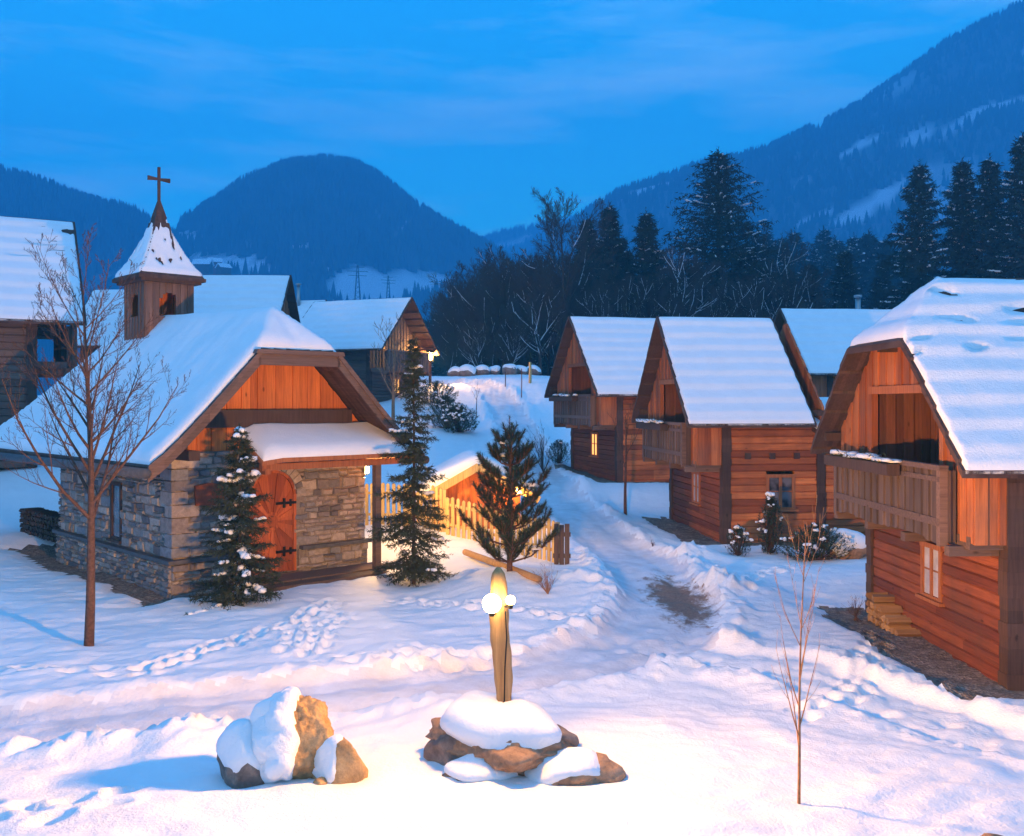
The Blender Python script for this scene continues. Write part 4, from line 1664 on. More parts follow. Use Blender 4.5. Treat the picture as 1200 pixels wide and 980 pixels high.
def spruce_parts(h, w, seed, nb=70, z0f=.06, tw=7, nn=10, nl=.05, nw=.006, droop=.55, snow=.35, snow_s=.10, power=.85, ragged=.25, trunk_r=None, spray=.34):
    R = random.Random(seed)
    tr, fo, sn = MB(seed), MB(seed + 1), MB(seed + 2)
    r0 = trunk_r or h * .018
    tr.tube([(0, 0, -.2), (0, 0, h * .3), (0, 0, h * .7), (0, 0, h * .985)], [r0, r0 * .8, r0 * .4, r0 * .06], 8)
    z0 = h * z0f
    for i in range(nb):
        t = (i + R.random()) / nb
        z = z0 + (h * .97 - z0) * t
        ln = w / 2 * ((1 - t) ** power) * R.uniform(1 - ragged * 1.6, 1 + ragged * .6) + h * .012
        az = i * 2.399 + R.uniform(-.4, .4)
        o = Vector((math.cos(az), math.sin(az), 0))
        sd = Vector((-o.y, o.x, 0))
        up = .35 * t
        dr = droop * (1 - t * .7) * R.uniform(.7, 1.25)

        def pos(s):
            return Vector((0, 0, z)) + o * (ln * s) + Vector((0, 0, ln * (up * s - dr * s + dr * .55 * s * s)))
        tr.tube([pos(0), pos(.5), pos(.95)], [r0 * .22 * (1 - t * .7), r0 * .13 * (1 - t * .7), r0 * .03], 4, cap=False)
        k = max(2, int(tw * (ln / (w / 2)) + 2))
        for q in range(k):
            s = .12 + .88 * (q + R.random() * .7) / k
            p = pos(s)
            for g in (-1, 1):
                sl = ln * spray * (1.15 - s * .75) * R.uniform(.6, 1.2) + nl
                d = o * R.uniform(.45, .9) + sd * g * R.uniform(.5, 1) + Vector((0, 0, R.uniform(-.75, .0)))
                needles(fo, R, p, d, sl, max(3, int(nn * sl / (w * .5 * spray) + 3)), nl, nw)
            if R.random() < .8:
                needles(fo, R, p, o + Vector((0, 0, R.uniform(-.5, .3))), ln * .2 + nl, max(3, nn // 2), nl, nw)
            if R.random() < snow and s > .35:
                zz = R.uniform(.6, 1.3)
                for u in range(4):
                    q2 = pos(min(1.05, s + (u - 1.5) * snow_s * zz * 1.1 / ln)) + sd * R.uniform(-.5, .5) * snow_s
                    k2 = snow_s * zz * R.uniform(.6, 1.05)
                    sn.blob(q2 + Vector((0, 0, k2 * .1)), k2, k2 * .85, k2 * .75, az + R.uniform(-.6, .6), 7, 4, .3, .55)
    needles(fo, R, (0, 0, h * .93), (0, 0, 1), h * .07, nn * 2, nl, nw)
    return tr, fo, sn


def spruce(name, label, loc, mats, group=None, rz=0, **kw):
    T = thing(name, label, 'tree', loc, rz, group)
    tr, fo, sn = spruce_parts(**kw)
    tr.build('trunk', mats[0], T)
    fo.build('crown', mats[1], T)
    if sn.v:
        sn.build('snow', M['snow'], T, True)
    return T


def gp(px, Y, dz=0.0):
    x = at(px, Y)
    return (x, Y, gz(x, Y) + dz)


M['spruce_bark'] = plain('spruce_bark', (.055, .035, .026), .9, 0, .4, 18)
spruce('young_spruce', 'young spruce laden with snow clumps standing beside the chapel door', gp(281, 19.4, -.05), (M['spruce_bark'], M['spruce']), h=3.6, w=1.6, seed=11, nb=105, tw=10, nn=20, nl=.085, nw=.0085, snow=.12, snow_s=.09, droop=1.0, ragged=.45, power=.62, trunk_r=.045, z0f=.04)
spruce('young_spruce', 'tall slim dark spruce with little snow, right of the chapel porch', gp(485, 21.6, -.05), (M['spruce_bark'], M['spruce']), h=5.6, w=1.9, seed=12, nb=150, tw=9, nn=19, nl=.085, nw=.0095, snow=.022, snow_s=.075, droop=1.15, ragged=.6, power=.95, trunk_r=.05, z0f=.04)


def pine(label, loc, h, w, seed):
    R = random.Random(seed)
    T = thing('pine_tree', label, 'tree', loc)
    tr, fo, sn = MB(1), MB(2), MB(3)
    tr.tube([(0, 0, -.2), (.02, 0, h * .4), (0, .02, h * .93)], [.07, .05, .015], 8)

    def shoot(p, d, ln):
        d = d.normalized()
        tr.tube([p, p + d * ln], [.014, .008], 4, cap=False)
        needles(fo, R, p + d * ln * .05, d, ln * 1.0, 95, .125, .0075, .8)
    nwh = 8
    for k in range(nwh):
        t = k / (nwh - 1)
        z = h * (.07 + .72 * t)
        bl = w / 2 * (.30 + .70 * math.sin(PI * (.32 + .66 * t)) ** .8) * (1 - .35 * t)
        for b in range(5):
            az = b * PI / 2.5 + k * .55 + R.uniform(-.3, .3)
            o = Vector((math.cos(az), math.sin(az), 0))
            sd = Vector((-o.y, o.x, 0))
            l = bl * R.uniform(.75, 1.15)
            pos = lambda s: Vector((0, 0, z)) + o * (l * s) + Vector((0, 0, l * (.02 * s + .55 * s * s)))
            tr.tube([pos(0), pos(.5), pos(1)], [.024, .017, .01], 5, cap=False)
            for s in (.35, .55, .75, .9):
                if l * s < .15:
                    continue
                for g in (-1, 1):
                    shoot(pos(s), o * .6 + sd * g * R.uniform(.4, .8) + Vector((0, 0, R.uniform(.8, 1.6))), R.uniform(.22, .36))
            shoot(pos(.9), o * .7 + Vector((0, 0, 1.2)), R.uniform(.28, .42))
            if R.random() < .2:
                sn.blob(pos(.6) + Vector((0, 0, .1)), .14, .09, .07, az, jit=.3)
    for a in range(5):
        t = a * PI * .4
        shoot(Vector((0, 0, h * .84)), Vector((math.cos(t) * .5, math.sin(t) * .5, 1.1)), .38)
    shoot(Vector((0, 0, h * .78)), Vector((0, 0, 1)), h * .21)
    tr.build('trunk', M['bark'], T)
    fo.build('crown', M['pine'], T)
    sn.build('snow', M['snow'], T, True)


pine('bushy young pine with upright bottlebrush shoots in front of the shed', gp(597, 20.9, -.05), 3.35, 1.95, 5)


def bare_tree_mb(seed, h, r, lev=4, first=.3, nch=(5, 5, 4, 4), ang=(.55, .65, .7, .75), lenf=.5, upb=.16, sides=(9, 6, 4, 3, 3), wob=.09, minr=.006, snow=None, droop=0, fork=0):
    R = random.Random(seed)
    mb = MB(seed)

    def grow(p, d, ln, rad, k, t0):
        ns = 7 if k == 0 else (4 if k < 3 else 3)
        pts, rs = [Vector(p)], [rad]
        d = d.normalized()
        for i in range(ns):
            d = (d + Vector((R.uniform(-1, 1), R.uniform(-1, 1), R.uniform(-.6, 1))) * (wob if k else wob * .35) + Vector((0, 0, upb if k else .05)) * (1 if k < 3 else 1 - droop)).normalized()
            pts.append(pts[-1] + d * (ln / ns))
            rs.append(max(minr * .6, rad * (1 - .82 * (i + 1) / ns)))
        mb.tube(pts, rs, sides[min(k, len(sides) - 1)], cap=(k == 0))
        if snow is not None and k in (1, 2) and R.random() < snow[1]:
            snow[0].tube([q + Vector((0, 0, s_ * .75)) for q, s_ in zip(pts, rs)], [s_ * .85 + .01 for s_ in rs], 4, cap=False)
        if k < lev:
            n = nch[min(k, len(nch) - 1)]
            for j in range(n):
                t = t0 + (1 - t0) * (j + R.random()) / n
                f = t * ns
                i = min(ns - 1, int(f))
                q = pts[i].lerp(pts[i + 1], f - i)
                dd = (pts[i + 1] - pts[i]).normalized()
                az = R.uniform(0, 2 * PI) if k else j * 2.399 + R.uniform(-.3, .3)
                a = dd.cross(Vector((math.cos(az), math.sin(az), .3))).normalized()
                an = ang[min(k, len(ang) - 1)] * R.uniform(.75, 1.25)
                cd = dd * math.cos(an) + a * math.sin(an)
                cl = ln * lenf * (1.15 - .55 * (t - t0) / (1 - t0 + 1e-6)) * R.uniform(.75, 1.2)
                grow(q, cd, cl, max(minr, (rs[i] * (1 - (f - i)) + rs[i + 1] * (f - i)) * .58), k + 1, .18)
    grow((0, 0, -.15), Vector((0, 0, 1)), h, r, 0, first)
    return mb


def bare_tree(name, label, loc, mat, group=None, rz=0, cat='tree', snowp=0, **kw):
    T = thing(name, label, cat, loc, rz, group)
    s = None
    if snowp:
        s = (MB(9), snowp)
    mb = bare_tree_mb(snow=s, **kw)
    mb.build('branches', mat, T, True)
    if s and s[0].v:
        s[0].build('snow', M['snow'], T, True)
    return T


T = bare_tree('bare_tree', 'tall leafless tree with speckled trunk standing in front of the chapel left wall', gp(104, 16.1), M['bark'], seed=23, h=5.7, r=.085, lev=4, first=.36, nch=(26, 8, 5, 4), ang=(.78, .6, .65, .7), lenf=.36, upb=.10, minr=.0042)
bare_tree('sapling', 'thin leafless sapling rising from the snow at front right', gp(936, 9.4), M['twig'], seed=6, h=2.65, r=.017, lev=2, first=.2, nch=(13, 3), ang=(.42, .5), lenf=.36, upb=.22, minr=.003, sides=(6, 4, 3))
bare_tree('sapling', 'small dark sapling standing before the chalet up the lane', gp(733, 32.0), M['bark'], seed=8, h=3.4, r=.06, lev=3, first=.4, nch=(8, 4, 3), lenf=.36, minr=.007)
bare_tree('sapling', 'short bare sapling on its own at the middle of the snowy upper meadow', gp(558, 52), M['bark'], seed=9, h=1.6, r=.035, lev=2, first=.5, nch=(5, 3), lenf=.35, minr=.008)
bare_tree('bare_tree', 'leafless tree lit orange beside the far log house', gp(461, 46), M['twig'], seed=14, h=4.4, r=.10, lev=3, first=.2, nch=(9, 5, 4), lenf=.45, minr=.013)


def shrub(label, loc, n, h, mat, seed, spread=.5, r=.012, lev=2, cat='shrub', name='bare_shrub'):
    R = random.Random(seed)
    T = thing(name, label, cat, loc)
    mb = MB(seed)
    for i in range(n):
        s = bare_tree_mb(seed * 31 + i, h * R.uniform(.6, 1.1), r * R.uniform(.7, 1.2), lev, .25, (4, 3), (.45, .5), .4, .1, (4, 3, 3), .14, r * .3)
        az = R.uniform(0, 2 * PI)
        tl = R.uniform(.05, spread)
        rot = Matrix.Rotation(tl, 3, Vector((math.cos(az), math.sin(az), 0)))
        b = len(mb.v)
        for v in s.v:
            mb.v.append(tuple(rot @ Vector(v)))
        mb.f += [tuple(k + b for k in f) for f in s.f]
        mb.r += s.r
    mb.build('stems', mat, T)
    return T


shrub('dry brown twiggy shrub in the snow right of the pine', gp(642, 19.3), 16, .62, M['twig'], 3, .8, .009)
shrub('bare upright shrub on the verge left of the upper chalet', gp(637, 40), 14, 1.75, M['bark'], 4, .55, .022)
shrub('low reddish twig tuft beside the firewood at the right-edge house', gp(1003, 19.2), 14, .5, M['bark'], 5, .9, .009)
shrub('tiny tuft of dry grass stalks poking from the front right snow', gp(1052, 9.9), 7, .14, M['twig'], 6, .8, .003, 1, 'grass tuft', 'grass_tuft')
shrub('dry twigs by the snow bank at the lane corner below the orange chalet', gp(765, 26.3), 8, .35, M['bark'], 7, .9, .007)


def leafy(label, loc, rx, ry, h, n, seed, snow=.2, leaf=.07, col='leaf', stems=9, up=.6, cat='shrub'):
    R = random.Random(seed)
    T = thing('evergreen_shrub', label, cat, loc)
    st, lf, sn = MB(seed), MB(seed + 1), MB(seed + 2)
    for i in range(n):
        th, u = R.uniform(0, 2 * PI), R.random() ** .5
        zz = R.random() ** .8
        prof = math.sin(PI * min(1, .18 + zz * .82)) ** .6
        p = Vector((rx * u * prof * math.cos(th), ry * u * prof * math.sin(th), h * zz))
        d = Vector((p.x * .8, p.y * .8, h * up)).normalized()
        if i % 9 == 0:
            st.tube([(p.x * .12, p.y * .12, 0), (p.x * .6, p.y * .6, p.z * .5), p], [.014, .01, .005], 4, cap=False)
        needles(lf, R, p - d * leaf, d, leaf * 2.2, 9, leaf, leaf * .17, 1.0)
        if R.random() < snow and zz > .35 and u > .5:
            k = R.uniform(.6, 1.2)
            for q in range(3):
                sn.blob(p + d * leaf + Vector((R.uniform(-.07, .07), R.uniform(-.07, .07), R.uniform(-.03, .03))), .055 * k, .05 * k, .042 * k, th, 6, 4, .35, .6)
    st.build('stems', M['bark'], T)
    lf.build('foliage', M[col], T)
    sn.build('snow', M['snow'], T, True)
    return T


leafy('small round evergreen bush near the corner of the orange chalet', gp(865, 24.8), .33, .33, .72, 260, 1, .07, .06)
leafy('upright snow-flecked evergreen under the window of the orange chalet', gp(903, 25.2), .34, .34, 1.45, 430, 2, .08, .075)
leafy('wide low spreading evergreen leaning on the snowy boulder', gp(957, 24.6), .95, .5, .82, 420, 3, .10, .085)
leafy('big dark rhododendron mound on the bank above the shed', gp(522, 47), 1.1, .9, 1.45, 520, 4, .05, .12)
leafy('snow-topped rhododendron beside the bigger mound on the bank', gp(538, 45.5), .95, .8, 1.2, 420, 5, .30, .12)
leafy('small evergreen at the far left corner of the upper chalet', gp(655, 42.5), .55, .5, .95, 240, 6, .03, .09)
leafy('dark shrub below the far street lamp at the lane side', gp(512, 55), 1.2, .8, 1.1, 300, 7, .1, .14)


# ------------------------------------------------------------------ rocks
import bmesh


def rock_mesh(seed, sx, sy, sz, cuts=9, rough=.12, sub=4):
    R = random.Random(seed)
    bm = bmesh.new()
    bmesh.ops.create_icosphere(bm, subdivisions=sub, radius=1)
    planes = []
    for i in range(cuts):
        n = Vector((R.uniform(-1, 1), R.uniform(-1, 1), R.uniform(-.7, 1))).normalized()
        planes.append((n, R.uniform(.62, .9)))
    for v in bm.verts:
        p = v.co
        for n, d in planes:
            e = p.dot(n) - d
            if e > 0:
                p -= n * e * .92
        k = noise.fractal(p * 1.6 + Vector((seed, 3, 1)), .75, 2.0, 7) * rough
        v.co = p * (1 + k)
    for v in bm.verts:
        v.co = Vector((v.co.x * sx, v.co.y * sy, v.co.z * sz))
    bm.normal_update()
    return bm


def finish_bm(bm, name, mat, parent, smooth=True):
    me = bpy.data.meshes.new(name)
    bm.to_mesh(me)
    bm.free()
    me.materials.append(mat)
    me.polygons.foreach_set('use_smooth', [smooth] * len(me.polygons))
    o = link(bpy.data.objects.new(name, me))
    o.parent = parent
    return o


def snow_over(bm, thick, test):
    b2 = bm.copy()
    b2.normal_update()
    for _ in range(1):
        bmesh.ops.smooth_vert(b2, verts=b2.verts, factor=.5, use_axis_x=True, use_axis_y=True, use_axis_z=True)
    b2.normal_update()
    mv = []
    for v in b2.verts:
        w = test(v.co, v.normal)
        f = noise.fractal(v.co * 2.6, 1.0, 2.0, 4) * thick * .5
        mv.append(v.normal * (-.045 + (thick + .045 + f) * w) + Vector((0, 0, thick * .45 * w)))
    for v, m in zip(b2.verts, mv):
        v.co += m
    for _ in range(4):
        bmesh.ops.smooth_vert(b2, verts=[v for v in b2.verts], factor=.35, use_axis_x=True, use_axis_y=True, use_axis_z=True)
    return b2


def rock(label, loc, seed, s, mat, thick, test, rz=0, tilt=0, group=None, cuts=9, rough=.12, sub=4, name='boulder', cat='boulder'):
    T = thing(name, label, cat, loc, rz, group)
    bm = rock_mesh(seed, *s, cuts=cuts, rough=rough, sub=sub)
    if tilt:
        bmesh.ops.rotate(bm, verts=bm.verts, cent=(0, 0, 0), matrix=Matrix.Rotation(tilt, 3, 'Y'))
        bm.normal_update()
    b2 = snow_over(bm, thick, test) if thick else None
    finish_bm(bm, 'stone', mat, T)
    if b2:
        finish_bm(b2, 'snow', M['snow'], T)
    return T


def sm(a, b, x):
    t = max(0, min(1, (x - a) / (b - a)))
    return t * t * (3 - 2 * t)


# flat slab carrying the lamp post
T = thing('stone_slab', 'broad flat rock with thick round snow cap carrying the lamp post', 'rock', (at(585, 10.5), 10.5, .43))
bm = rock_mesh(33, .90, .80, .30, cuts=13, rough=.17, sub=5)
b2 = snow_over(bm, .08, lambda c, n: sm(.02, .10, c.z + .05 * noise.noise(c * 5.0)) * sm(.90, .74, math.hypot(c.x * 1.18 - .14, c.y * 1.2) + .08 * noise.noise(c * 4.0)))
for v in b2.verts:
    v.co.z += .07 * max(0, 1 - (v.co.x ** 2 + v.co.y ** 2) / .5) if v.co.z > .1 else 0
finish_bm(bm, 'stone', M['rock2'], T)
finish_bm(b2, 'snow', M['snow'], T)
rock('small dark stone wedged under the left end of the flat rock', (at(535, 10.3), 10.35, .33), 4, (.34, .3, .22), M['rock3'], 0, None, 0)
rock('brown stone propping the right side of the flat rock', (at(640, 10.45), 10.5, .36), 9, (.36, .3, .26), M['rock3'], 0, None, .6)
rock('low snow-buried stone with brown tip right of the flat rock', (at(668, 9.95), 9.95, .24), 12, (.56, .38, .24), M['rock2'], .05, lambda c, n: sm(.1, .45, n.z) * sm(.36, .2, c.x), .0)
rock('snow drift lump covering a stone in front of the flat rock', (at(565, 10.0), 10.0, .2), 14, (.42, .3, .16), M['rock2'], .06, lambda c, n: sm(-.2, .3, n.z), .2)
# tall snow-covered boulder
rock('tall golden boulder with thick snow over its left side, throwing a long shadow', (at(338, 10.05), 10.1, .46), 21, (.47, .40, .55), M['rock'], .05, lambda c, n: sm(.12, .02, c.x + .10 * noise.noise(c * 4.0)) * sm(-.50, -.36, c.z + .25 * c.x + .1 * noise.noise(c * 3.0)), .15, -.18, None, 12, .17, 6)
rock('dark squat rock at the left foot of the tall boulder', (at(290, 10.05), 10.0, .33), 23, (.30, .32, .38), M['rock3'], .05, lambda c, n: sm(-.15, .25, n.z) * sm(-.12, .1, c.z), .3)
rock('small snow-capped rock at the right foot of the tall boulder', (at(398, 9.95), 9.95, .32), 25, (.30, .26, .30), M['rock'], .04, lambda c, n: sm(.0, .4, n.z - .6 * n.x) * sm(.10, .0, c.x), 0, .25)
rock('fist-sized ochre stone poking from snow at the tall boulder foot', (at(376, 9.75), 9.72, .24), 26, (.075, .06, .05), M['rock'], 0, None, 0, 0, None, 6, .12, 3)
rock('flat brown stone half sunk in the bottom right snow', (at(1163, 8.75), 8.75, gz(at(1163, 8.75), 8.75) + .01), 27, (.14, .10, .06), M['rock2'], 0, None, 0, 0, None, 6, .1, 3)
rock('snowy tan boulder against the orange chalet wall beside the spreading evergreen', gp(992, 25.0, .16), 28, (.75, .5, .42), M['rock2'], .09, lambda c, n: sm(.0, .5, n.z) * sm(.62, .35, abs(c.x)), 0)
for i, (px, s_) in enumerate(((548, 1.0), (566, .85), (580, .8), (596, .95), (610, .8), (625, .85), (533, .8))):
    Y = 71 + (i % 3) * .7
    rock('snow-capped boulder in the row along the far edge of the meadow', gp(px, Y, .25), 40 + i, (.78 * s_, .7 * s_, .50 * s_), M['rock3'], .10, lambda c, n: sm(-.05, .35, n.z), i * .7, 0, 'boulders edging the far meadow', 7, .12, 3)

# firewood by the right-edge house
T = thing('firewood_stack', 'low stack of split firewood against the gable foot of the right-edge house', 'firewood', (7.18, 19.0, gz(7.18, 19.0) - .03), H3['rz'])
Rw = random.Random(3)
wd = MB(2)
for k in range(8):
    for r in range(4 - k // 2):
        y = -k * .19 + Rw.uniform(-.02, .02)
        z = .07 + r * .135
        n_ = Rw.choice((3, 4, 5))
        a0 = Rw.uniform(0, 6)
        pts = [(-.3 + Rw.uniform(-.03, .03), y + .085 * math.cos(a0 + 2 * PI * q / n_), z + .075 * math.sin(a0 + 2 * PI * q / n_)) for q in range(n_)]
        wd.prism(pts, (.42, 0, 0))
M['split_wood'] = wood('split_wood', (.22, .12, .06), (.40, .24, .12), 'x', wamt=.3)
wd.build('log_stack', M['split_wood'], T)
# firewood under the chapel eave at far left
T = thing('firewood_stack', 'long firewood row under the chapel eave at the left edge', 'firewood', chapel_world(-1.9, 10.6, .25), CH_R)
wd = MB(4)
for k in range(24):
    for r in range(5):
        y = -k * .16 + Rw.uniform(-.02, .02)
        a0 = Rw.uniform(0, 6)
        n_ = Rw.choice((4, 5, 6))
        pts = [(-.35 + Rw.uniform(-.04, .04), y + .075 * math.cos(a0 + 2 * PI * q / n_), .07 + r * .14 + .07 * math.sin(a0 + 2 * PI * q / n_)) for q in range(n_)]
        wd.prism(pts, (.5, 0, 0))
wd.build('log_stack', M['bark_grey'], T)
# poles in the upper meadow
for nm, lab, px, Y, h, r, mt in (('post', 'pale wooden post on the meadow edge left of the upper chalet', 621, 62, 1.35, .10, M['picket']), ('snow_pole', 'thin red snow pole beside the pale wooden post', 611, 58, 1.7, .03, M['plaque']),
                                 ('snow_pole', 'short dark stake in the snow left of the red pole', 592, 60, .8, .03, M['post'])):
    x, y, z = gp(px, Y)
    m_ = MB(1)
    m_.tube([(0, 0, -.3), (.02, 0, h * .5), (.01, 0, h)], [r, r * .95, r * .85], 7)
    o_ = m_.build(nm if nm != 'post' else 'wooden_post', mt)
    o_.location = (x, y, z)
    tag(o_, lab, 'post' if nm == 'post' else 'pole')


# ------------------------------------------------------------------ background trees
def big_spruce(label, px, Y, top_py, w, seed, group=None, **kw):
    x = at(px, Y)
    z = gz(x, Y)
    h = CZ + (HY - top_py) * Y / F - z
    d = dict(h=h, w=w, seed=seed, nb=int(110 + h * 6), z0f=.04, tw=10, nn=8, nl=.42, nw=.055, droop=.5, snow=.20, snow_s=.13, power=.75, ragged=.5, spray=.30)
    d.update(kw)
    return spruce('spruce_tree', label, (x, Y, z - .1), (M['bark_grey'], M['spruce_far']), group, **d)


G1 = 'big spruces behind the roofs'
big_spruce('broad giant spruce towering behind the orange chalet roof', 842, 88, 170, 19.0, 101, G1, nb=280, tw=12, nn=10, power=.72, ragged=.32, droop=.3)
big_spruce('narrow spruce with pointed top left of the giant spruce', 757, 90, 243, 6.6, 102, G1)
big_spruce('dark spruce with round-shouldered top right of the tall bare tree', 714, 92, 236, 6.5, 103, G1)
big_spruce('dark spruce half merged with the tall bare tree', 688, 95, 250, 6.0, 104, G1)
RS = big_spruce('stepped snow-edged spruce, leftmost of the tall group at the right edge', 1077, 84, 186, 8.6, 105, G1, snow=.32)
big_spruce('second tall spruce of the right edge group, a little right of the leftmost', 1128, 86, 182, 7.6, 106, G1, snow=.32)
big_spruce('spruce between its taller neighbours in the right edge group', 1160, 84, 178, 7.0, 107, G1, snow=.32)
big_spruce('tallest dark spruce cut by the right edge of the view', 1198, 80, 152, 8.5, 108, G1, snow=.32)
LS = big_spruce('short pointed spruce behind the roof right of the giant spruce', 990, 100, 288, 6.5, 109, G1)
big_spruce('small dark spruce at the right foot of the giant spruce', 905, 95, 318, 5.5, 110, G1)
big_spruce('small spruce left of the leftmost right-edge spruce', 1035, 105, 300, 6.0, 111, G1)
# hazy wood farther back: copies
Rt = random.Random(77)
for i in range(44):
    px = Rt.uniform(880, 1075)
    Y = Rt.uniform(170, 260)
    src = RS if i % 2 else LS
    hs = src.children[0].dimensions.z
    top = Rt.uniform(255, 312) - (px - 880) * .06
    x = at(px, Y)
    z = gz(x, Y)
    h = CZ + (HY - top) * Y / F - z
    dup(src, (x, Y, z), Rt.uniform(0, 6), 'hazy blue spruce in the wood between the giant spruce and the right-edge group', 'hazy spruces of the wood behind the roofs', h / hs)
for i, (px, Y, top) in enumerate(((512, 150, 352), (524, 160, 346), (497, 210, 362), (470, 230, 366), (456, 220, 362), (540, 140, 338), (578, 125, 330), (610, 120, 318), (640, 118, 330), (668, 112, 300), (790, 112, 300), (815, 118, 290), (735, 96, 276), (700, 98, 262), (772, 98, 282), (726, 104, 258), (872, 98, 268), (893, 102, 284), (925, 100, 300), (950, 104, 292), (860, 94, 300), (680, 100, 280))):
    hs = LS.children[0].dimensions.z
    x = at(px, Y)
    z = gz(x, Y)
    h = CZ + (HY - top) * Y / F - z
    dup(LS, (x, Y, z), Rt.uniform(0, 6), 'dark slender spruce behind the thicket beyond the far meadow' if i < 5 else 'dark spruce standing inside the bare thicket' if i < 12 else 'dark spruce filling the gap beside the giant spruce', 'spruces beyond the far meadow' if i < 5 else 'spruces inside the bare thicket' if i < 12 else 'spruces around the giant spruce', h / hs)

G2 = 'bare trees of the thicket beyond the meadow'


def big_bare(label, px, Y, top_py, seed, snowp=.07, rz=0, **kw):
    x = at(px, Y)
    z = gz(x, Y)
    h = CZ + (HY - top_py) * Y / F - z
    d = dict(seed=seed, h=h * .82, r=h * .013, lev=4, first=.18, nch=(15, 8, 7, 6), ang=(.8, .65, .65, .7), lenf=.48, upb=.09, sides=(7, 4, 3, 3, 3), minr=.016, wob=.14)
    d.update(kw)
    return bare_tree('bare_tree', label, (x, Y, z), M['bark_grey'], G2, rz, 'tree', snowp, **d)


tall = big_bare('tallest leafless tree, its open crown against the sky above the upper chalet', 665, 84, 222, 201)
b1 = big_bare('rounded leafless tree at the left end of the thicket', 556, 92, 312, 202, lenf=.55)
b2 = big_bare('dense leafless tree in the middle of the thicket left of the upper chalet', 592, 86, 306, 203, lenf=.55)
b3 = big_bare('low branching tree with lamp-lit limbs just left of the upper chalet roof', 634, 80, 330, 204, .25, lenf=.55)
b4 = big_bare('leafless tree with snowy limbs below the giant spruce', 800, 80, 300, 205, .3, lenf=.55)
b5 = big_bare('leafless tree with snowy limbs behind the roof right of the giant spruce', 915, 86, 268, 206, .2, lenf=.45)
for i, (src, px, Y, top, lab) in enumerate((
        (b1, 538, 104, 330, 0), (b2, 574, 100, 318, 0), (b1, 610, 98, 300, 0), (b2, 640, 96, 290, 0), (b3, 560, 82, 372, 0), (b3, 600, 80, 365, 0), (b1, 530, 90, 362, 0), (b2, 622, 84, 340, 0), (b1, 582, 90, 336, 0), (b2, 548, 96, 330, 0),
        (b1, 545, 98, 322, 0), (b2, 566, 102, 312, 0), (b1, 597, 100, 308, 0), (b2, 617, 101, 298, 0), (b1, 632, 88, 300, 0), (b2, 605, 90, 318, 0), (b1, 650, 92, 282, 0), (b2, 676, 88, 300, 0), (b1, 700, 90, 310, 0), (b2, 588, 84, 335, 0), (b1, 558, 86, 345, 0),
        (b4, 740, 82, 318, 1), (b4, 700, 80, 330, 1), (b4, 850, 80, 322, 1), (b4, 880, 82, 315, 1), (b5, 940, 92, 290, 1), (b4, 770, 84, 312, 1))):
    hs = CZ + 0
    x = at(px, Y)
    z = gz(x, Y)
    h = CZ + (HY - top) * Y / F - z
    h0 = src.children[0].dimensions.z
    dup(src, (x, Y, z), Rt.uniform(0, 6), ('leafless tree among the brown thicket left of the upper chalet', 'leafless snow-lined tree in the tangle below the giant spruce')[lab], None, h / h0 * 1.0)


# ------------------------------------------------------------------ mountains
def interp(pts, x):
    xs = np.array([p[0] for p in pts])
    zs = np.array([p[1] for p in pts])
    return np.interp(x, xs, zs)


def crest(pts, Y):
    return [(at(px, Y), CZ + (HY - py) * Y / F) for px, py in pts]


forest_pts = []


def hill(name, crest_px, Yc, Yf, back, seed, clear, n_trees, tree_h, rough=.05, step=14, xpad=0, far_trees=True, bias=.0):
    cr = crest(crest_px, Yc)
    x0, x1 = cr[0][0], cr[-1][0]
    xs = np.arange(x0, x1 + step, step)
    ys = np.arange(Yf, Yc + back, step)

    def hz(X, Y):
        c = interp(cr, X * Yc / np.maximum(Y, 50) * .6 + X * .4) + fbm(X * .012, X * 0 + seed, seed, 3) * 8
        t = np.clip((Y - Yf) / (Yc - Yf), 0, None)
        s = np.where(t < 1, np.sin(np.clip(t, 0, 1) * PI / 2) ** 1.25, 1 - (t - 1) * 1.2)
        z = c * s + fbm(X * .004, Y * .004, seed + 3, 4) * c * rough * np.clip(t * (1 - t) * 4, 0, 1) * 3
        return z - 6

    def fmask(X, Y, Z):
        m = np.ones(X.shape)
        pxx = X / Y * F + 600
        pyy = HY - (Z - CZ) / Y * F
        w = fbm(X * .02, Y * .02, seed + 9, 4)
        for (cx, cy, rx, ry, tl) in clear:
            u = (pxx - cx) + (pyy - cy) * tl
            q = np.sqrt((u / rx) ** 2 + ((pyy - cy - (pxx - cx) * (-tl)) / ry) ** 2)
            m = np.minimum(m, sstep(.75, 1.05, q + w * .55))
        if bias:
            s = fbm(X * .006, Y * .004, seed + 19, 4)
            m = np.minimum(m, 1 - bias * sstep(.18, .34, s))
        return m
    X, Y = np.meshgrid(xs, ys)
    Z = hz(X, Y)
    nx = len(xs)
    i = np.arange((len(ys) - 1) * (nx - 1))
    r, c = i // (nx - 1), i % (nx - 1)
    Q = np.stack([r * nx + c, r * nx + c + 1, (r + 1) * nx + c + 1, (r + 1) * nx + c], 1)
    V = np.stack([X.ravel(), Y.ravel(), Z.ravel()], 1)
    struct(np_mesh(name, V, Q, M['hill'], True, {'forest': ('POINT', fmask(X, Y, Z).ravel())}))
    rg = np.random.RandomState(seed)
    tx = rg.uniform(x0, x1, n_trees)
    ty = Yf + (Yc + 25 - Yf) * rg.uniform(0, 1, n_trees)
    tz = hz(tx, ty)
    keep = rg.uniform(0, 1, n_trees) < fmask(tx, ty, tz) ** 2
    keep &= tz > -2
    hgt = rg.uniform(.65, 1.25, n_trees) * tree_h
    forest_pts.append(np.stack([tx, ty, tz, hgt], 1)[keep])


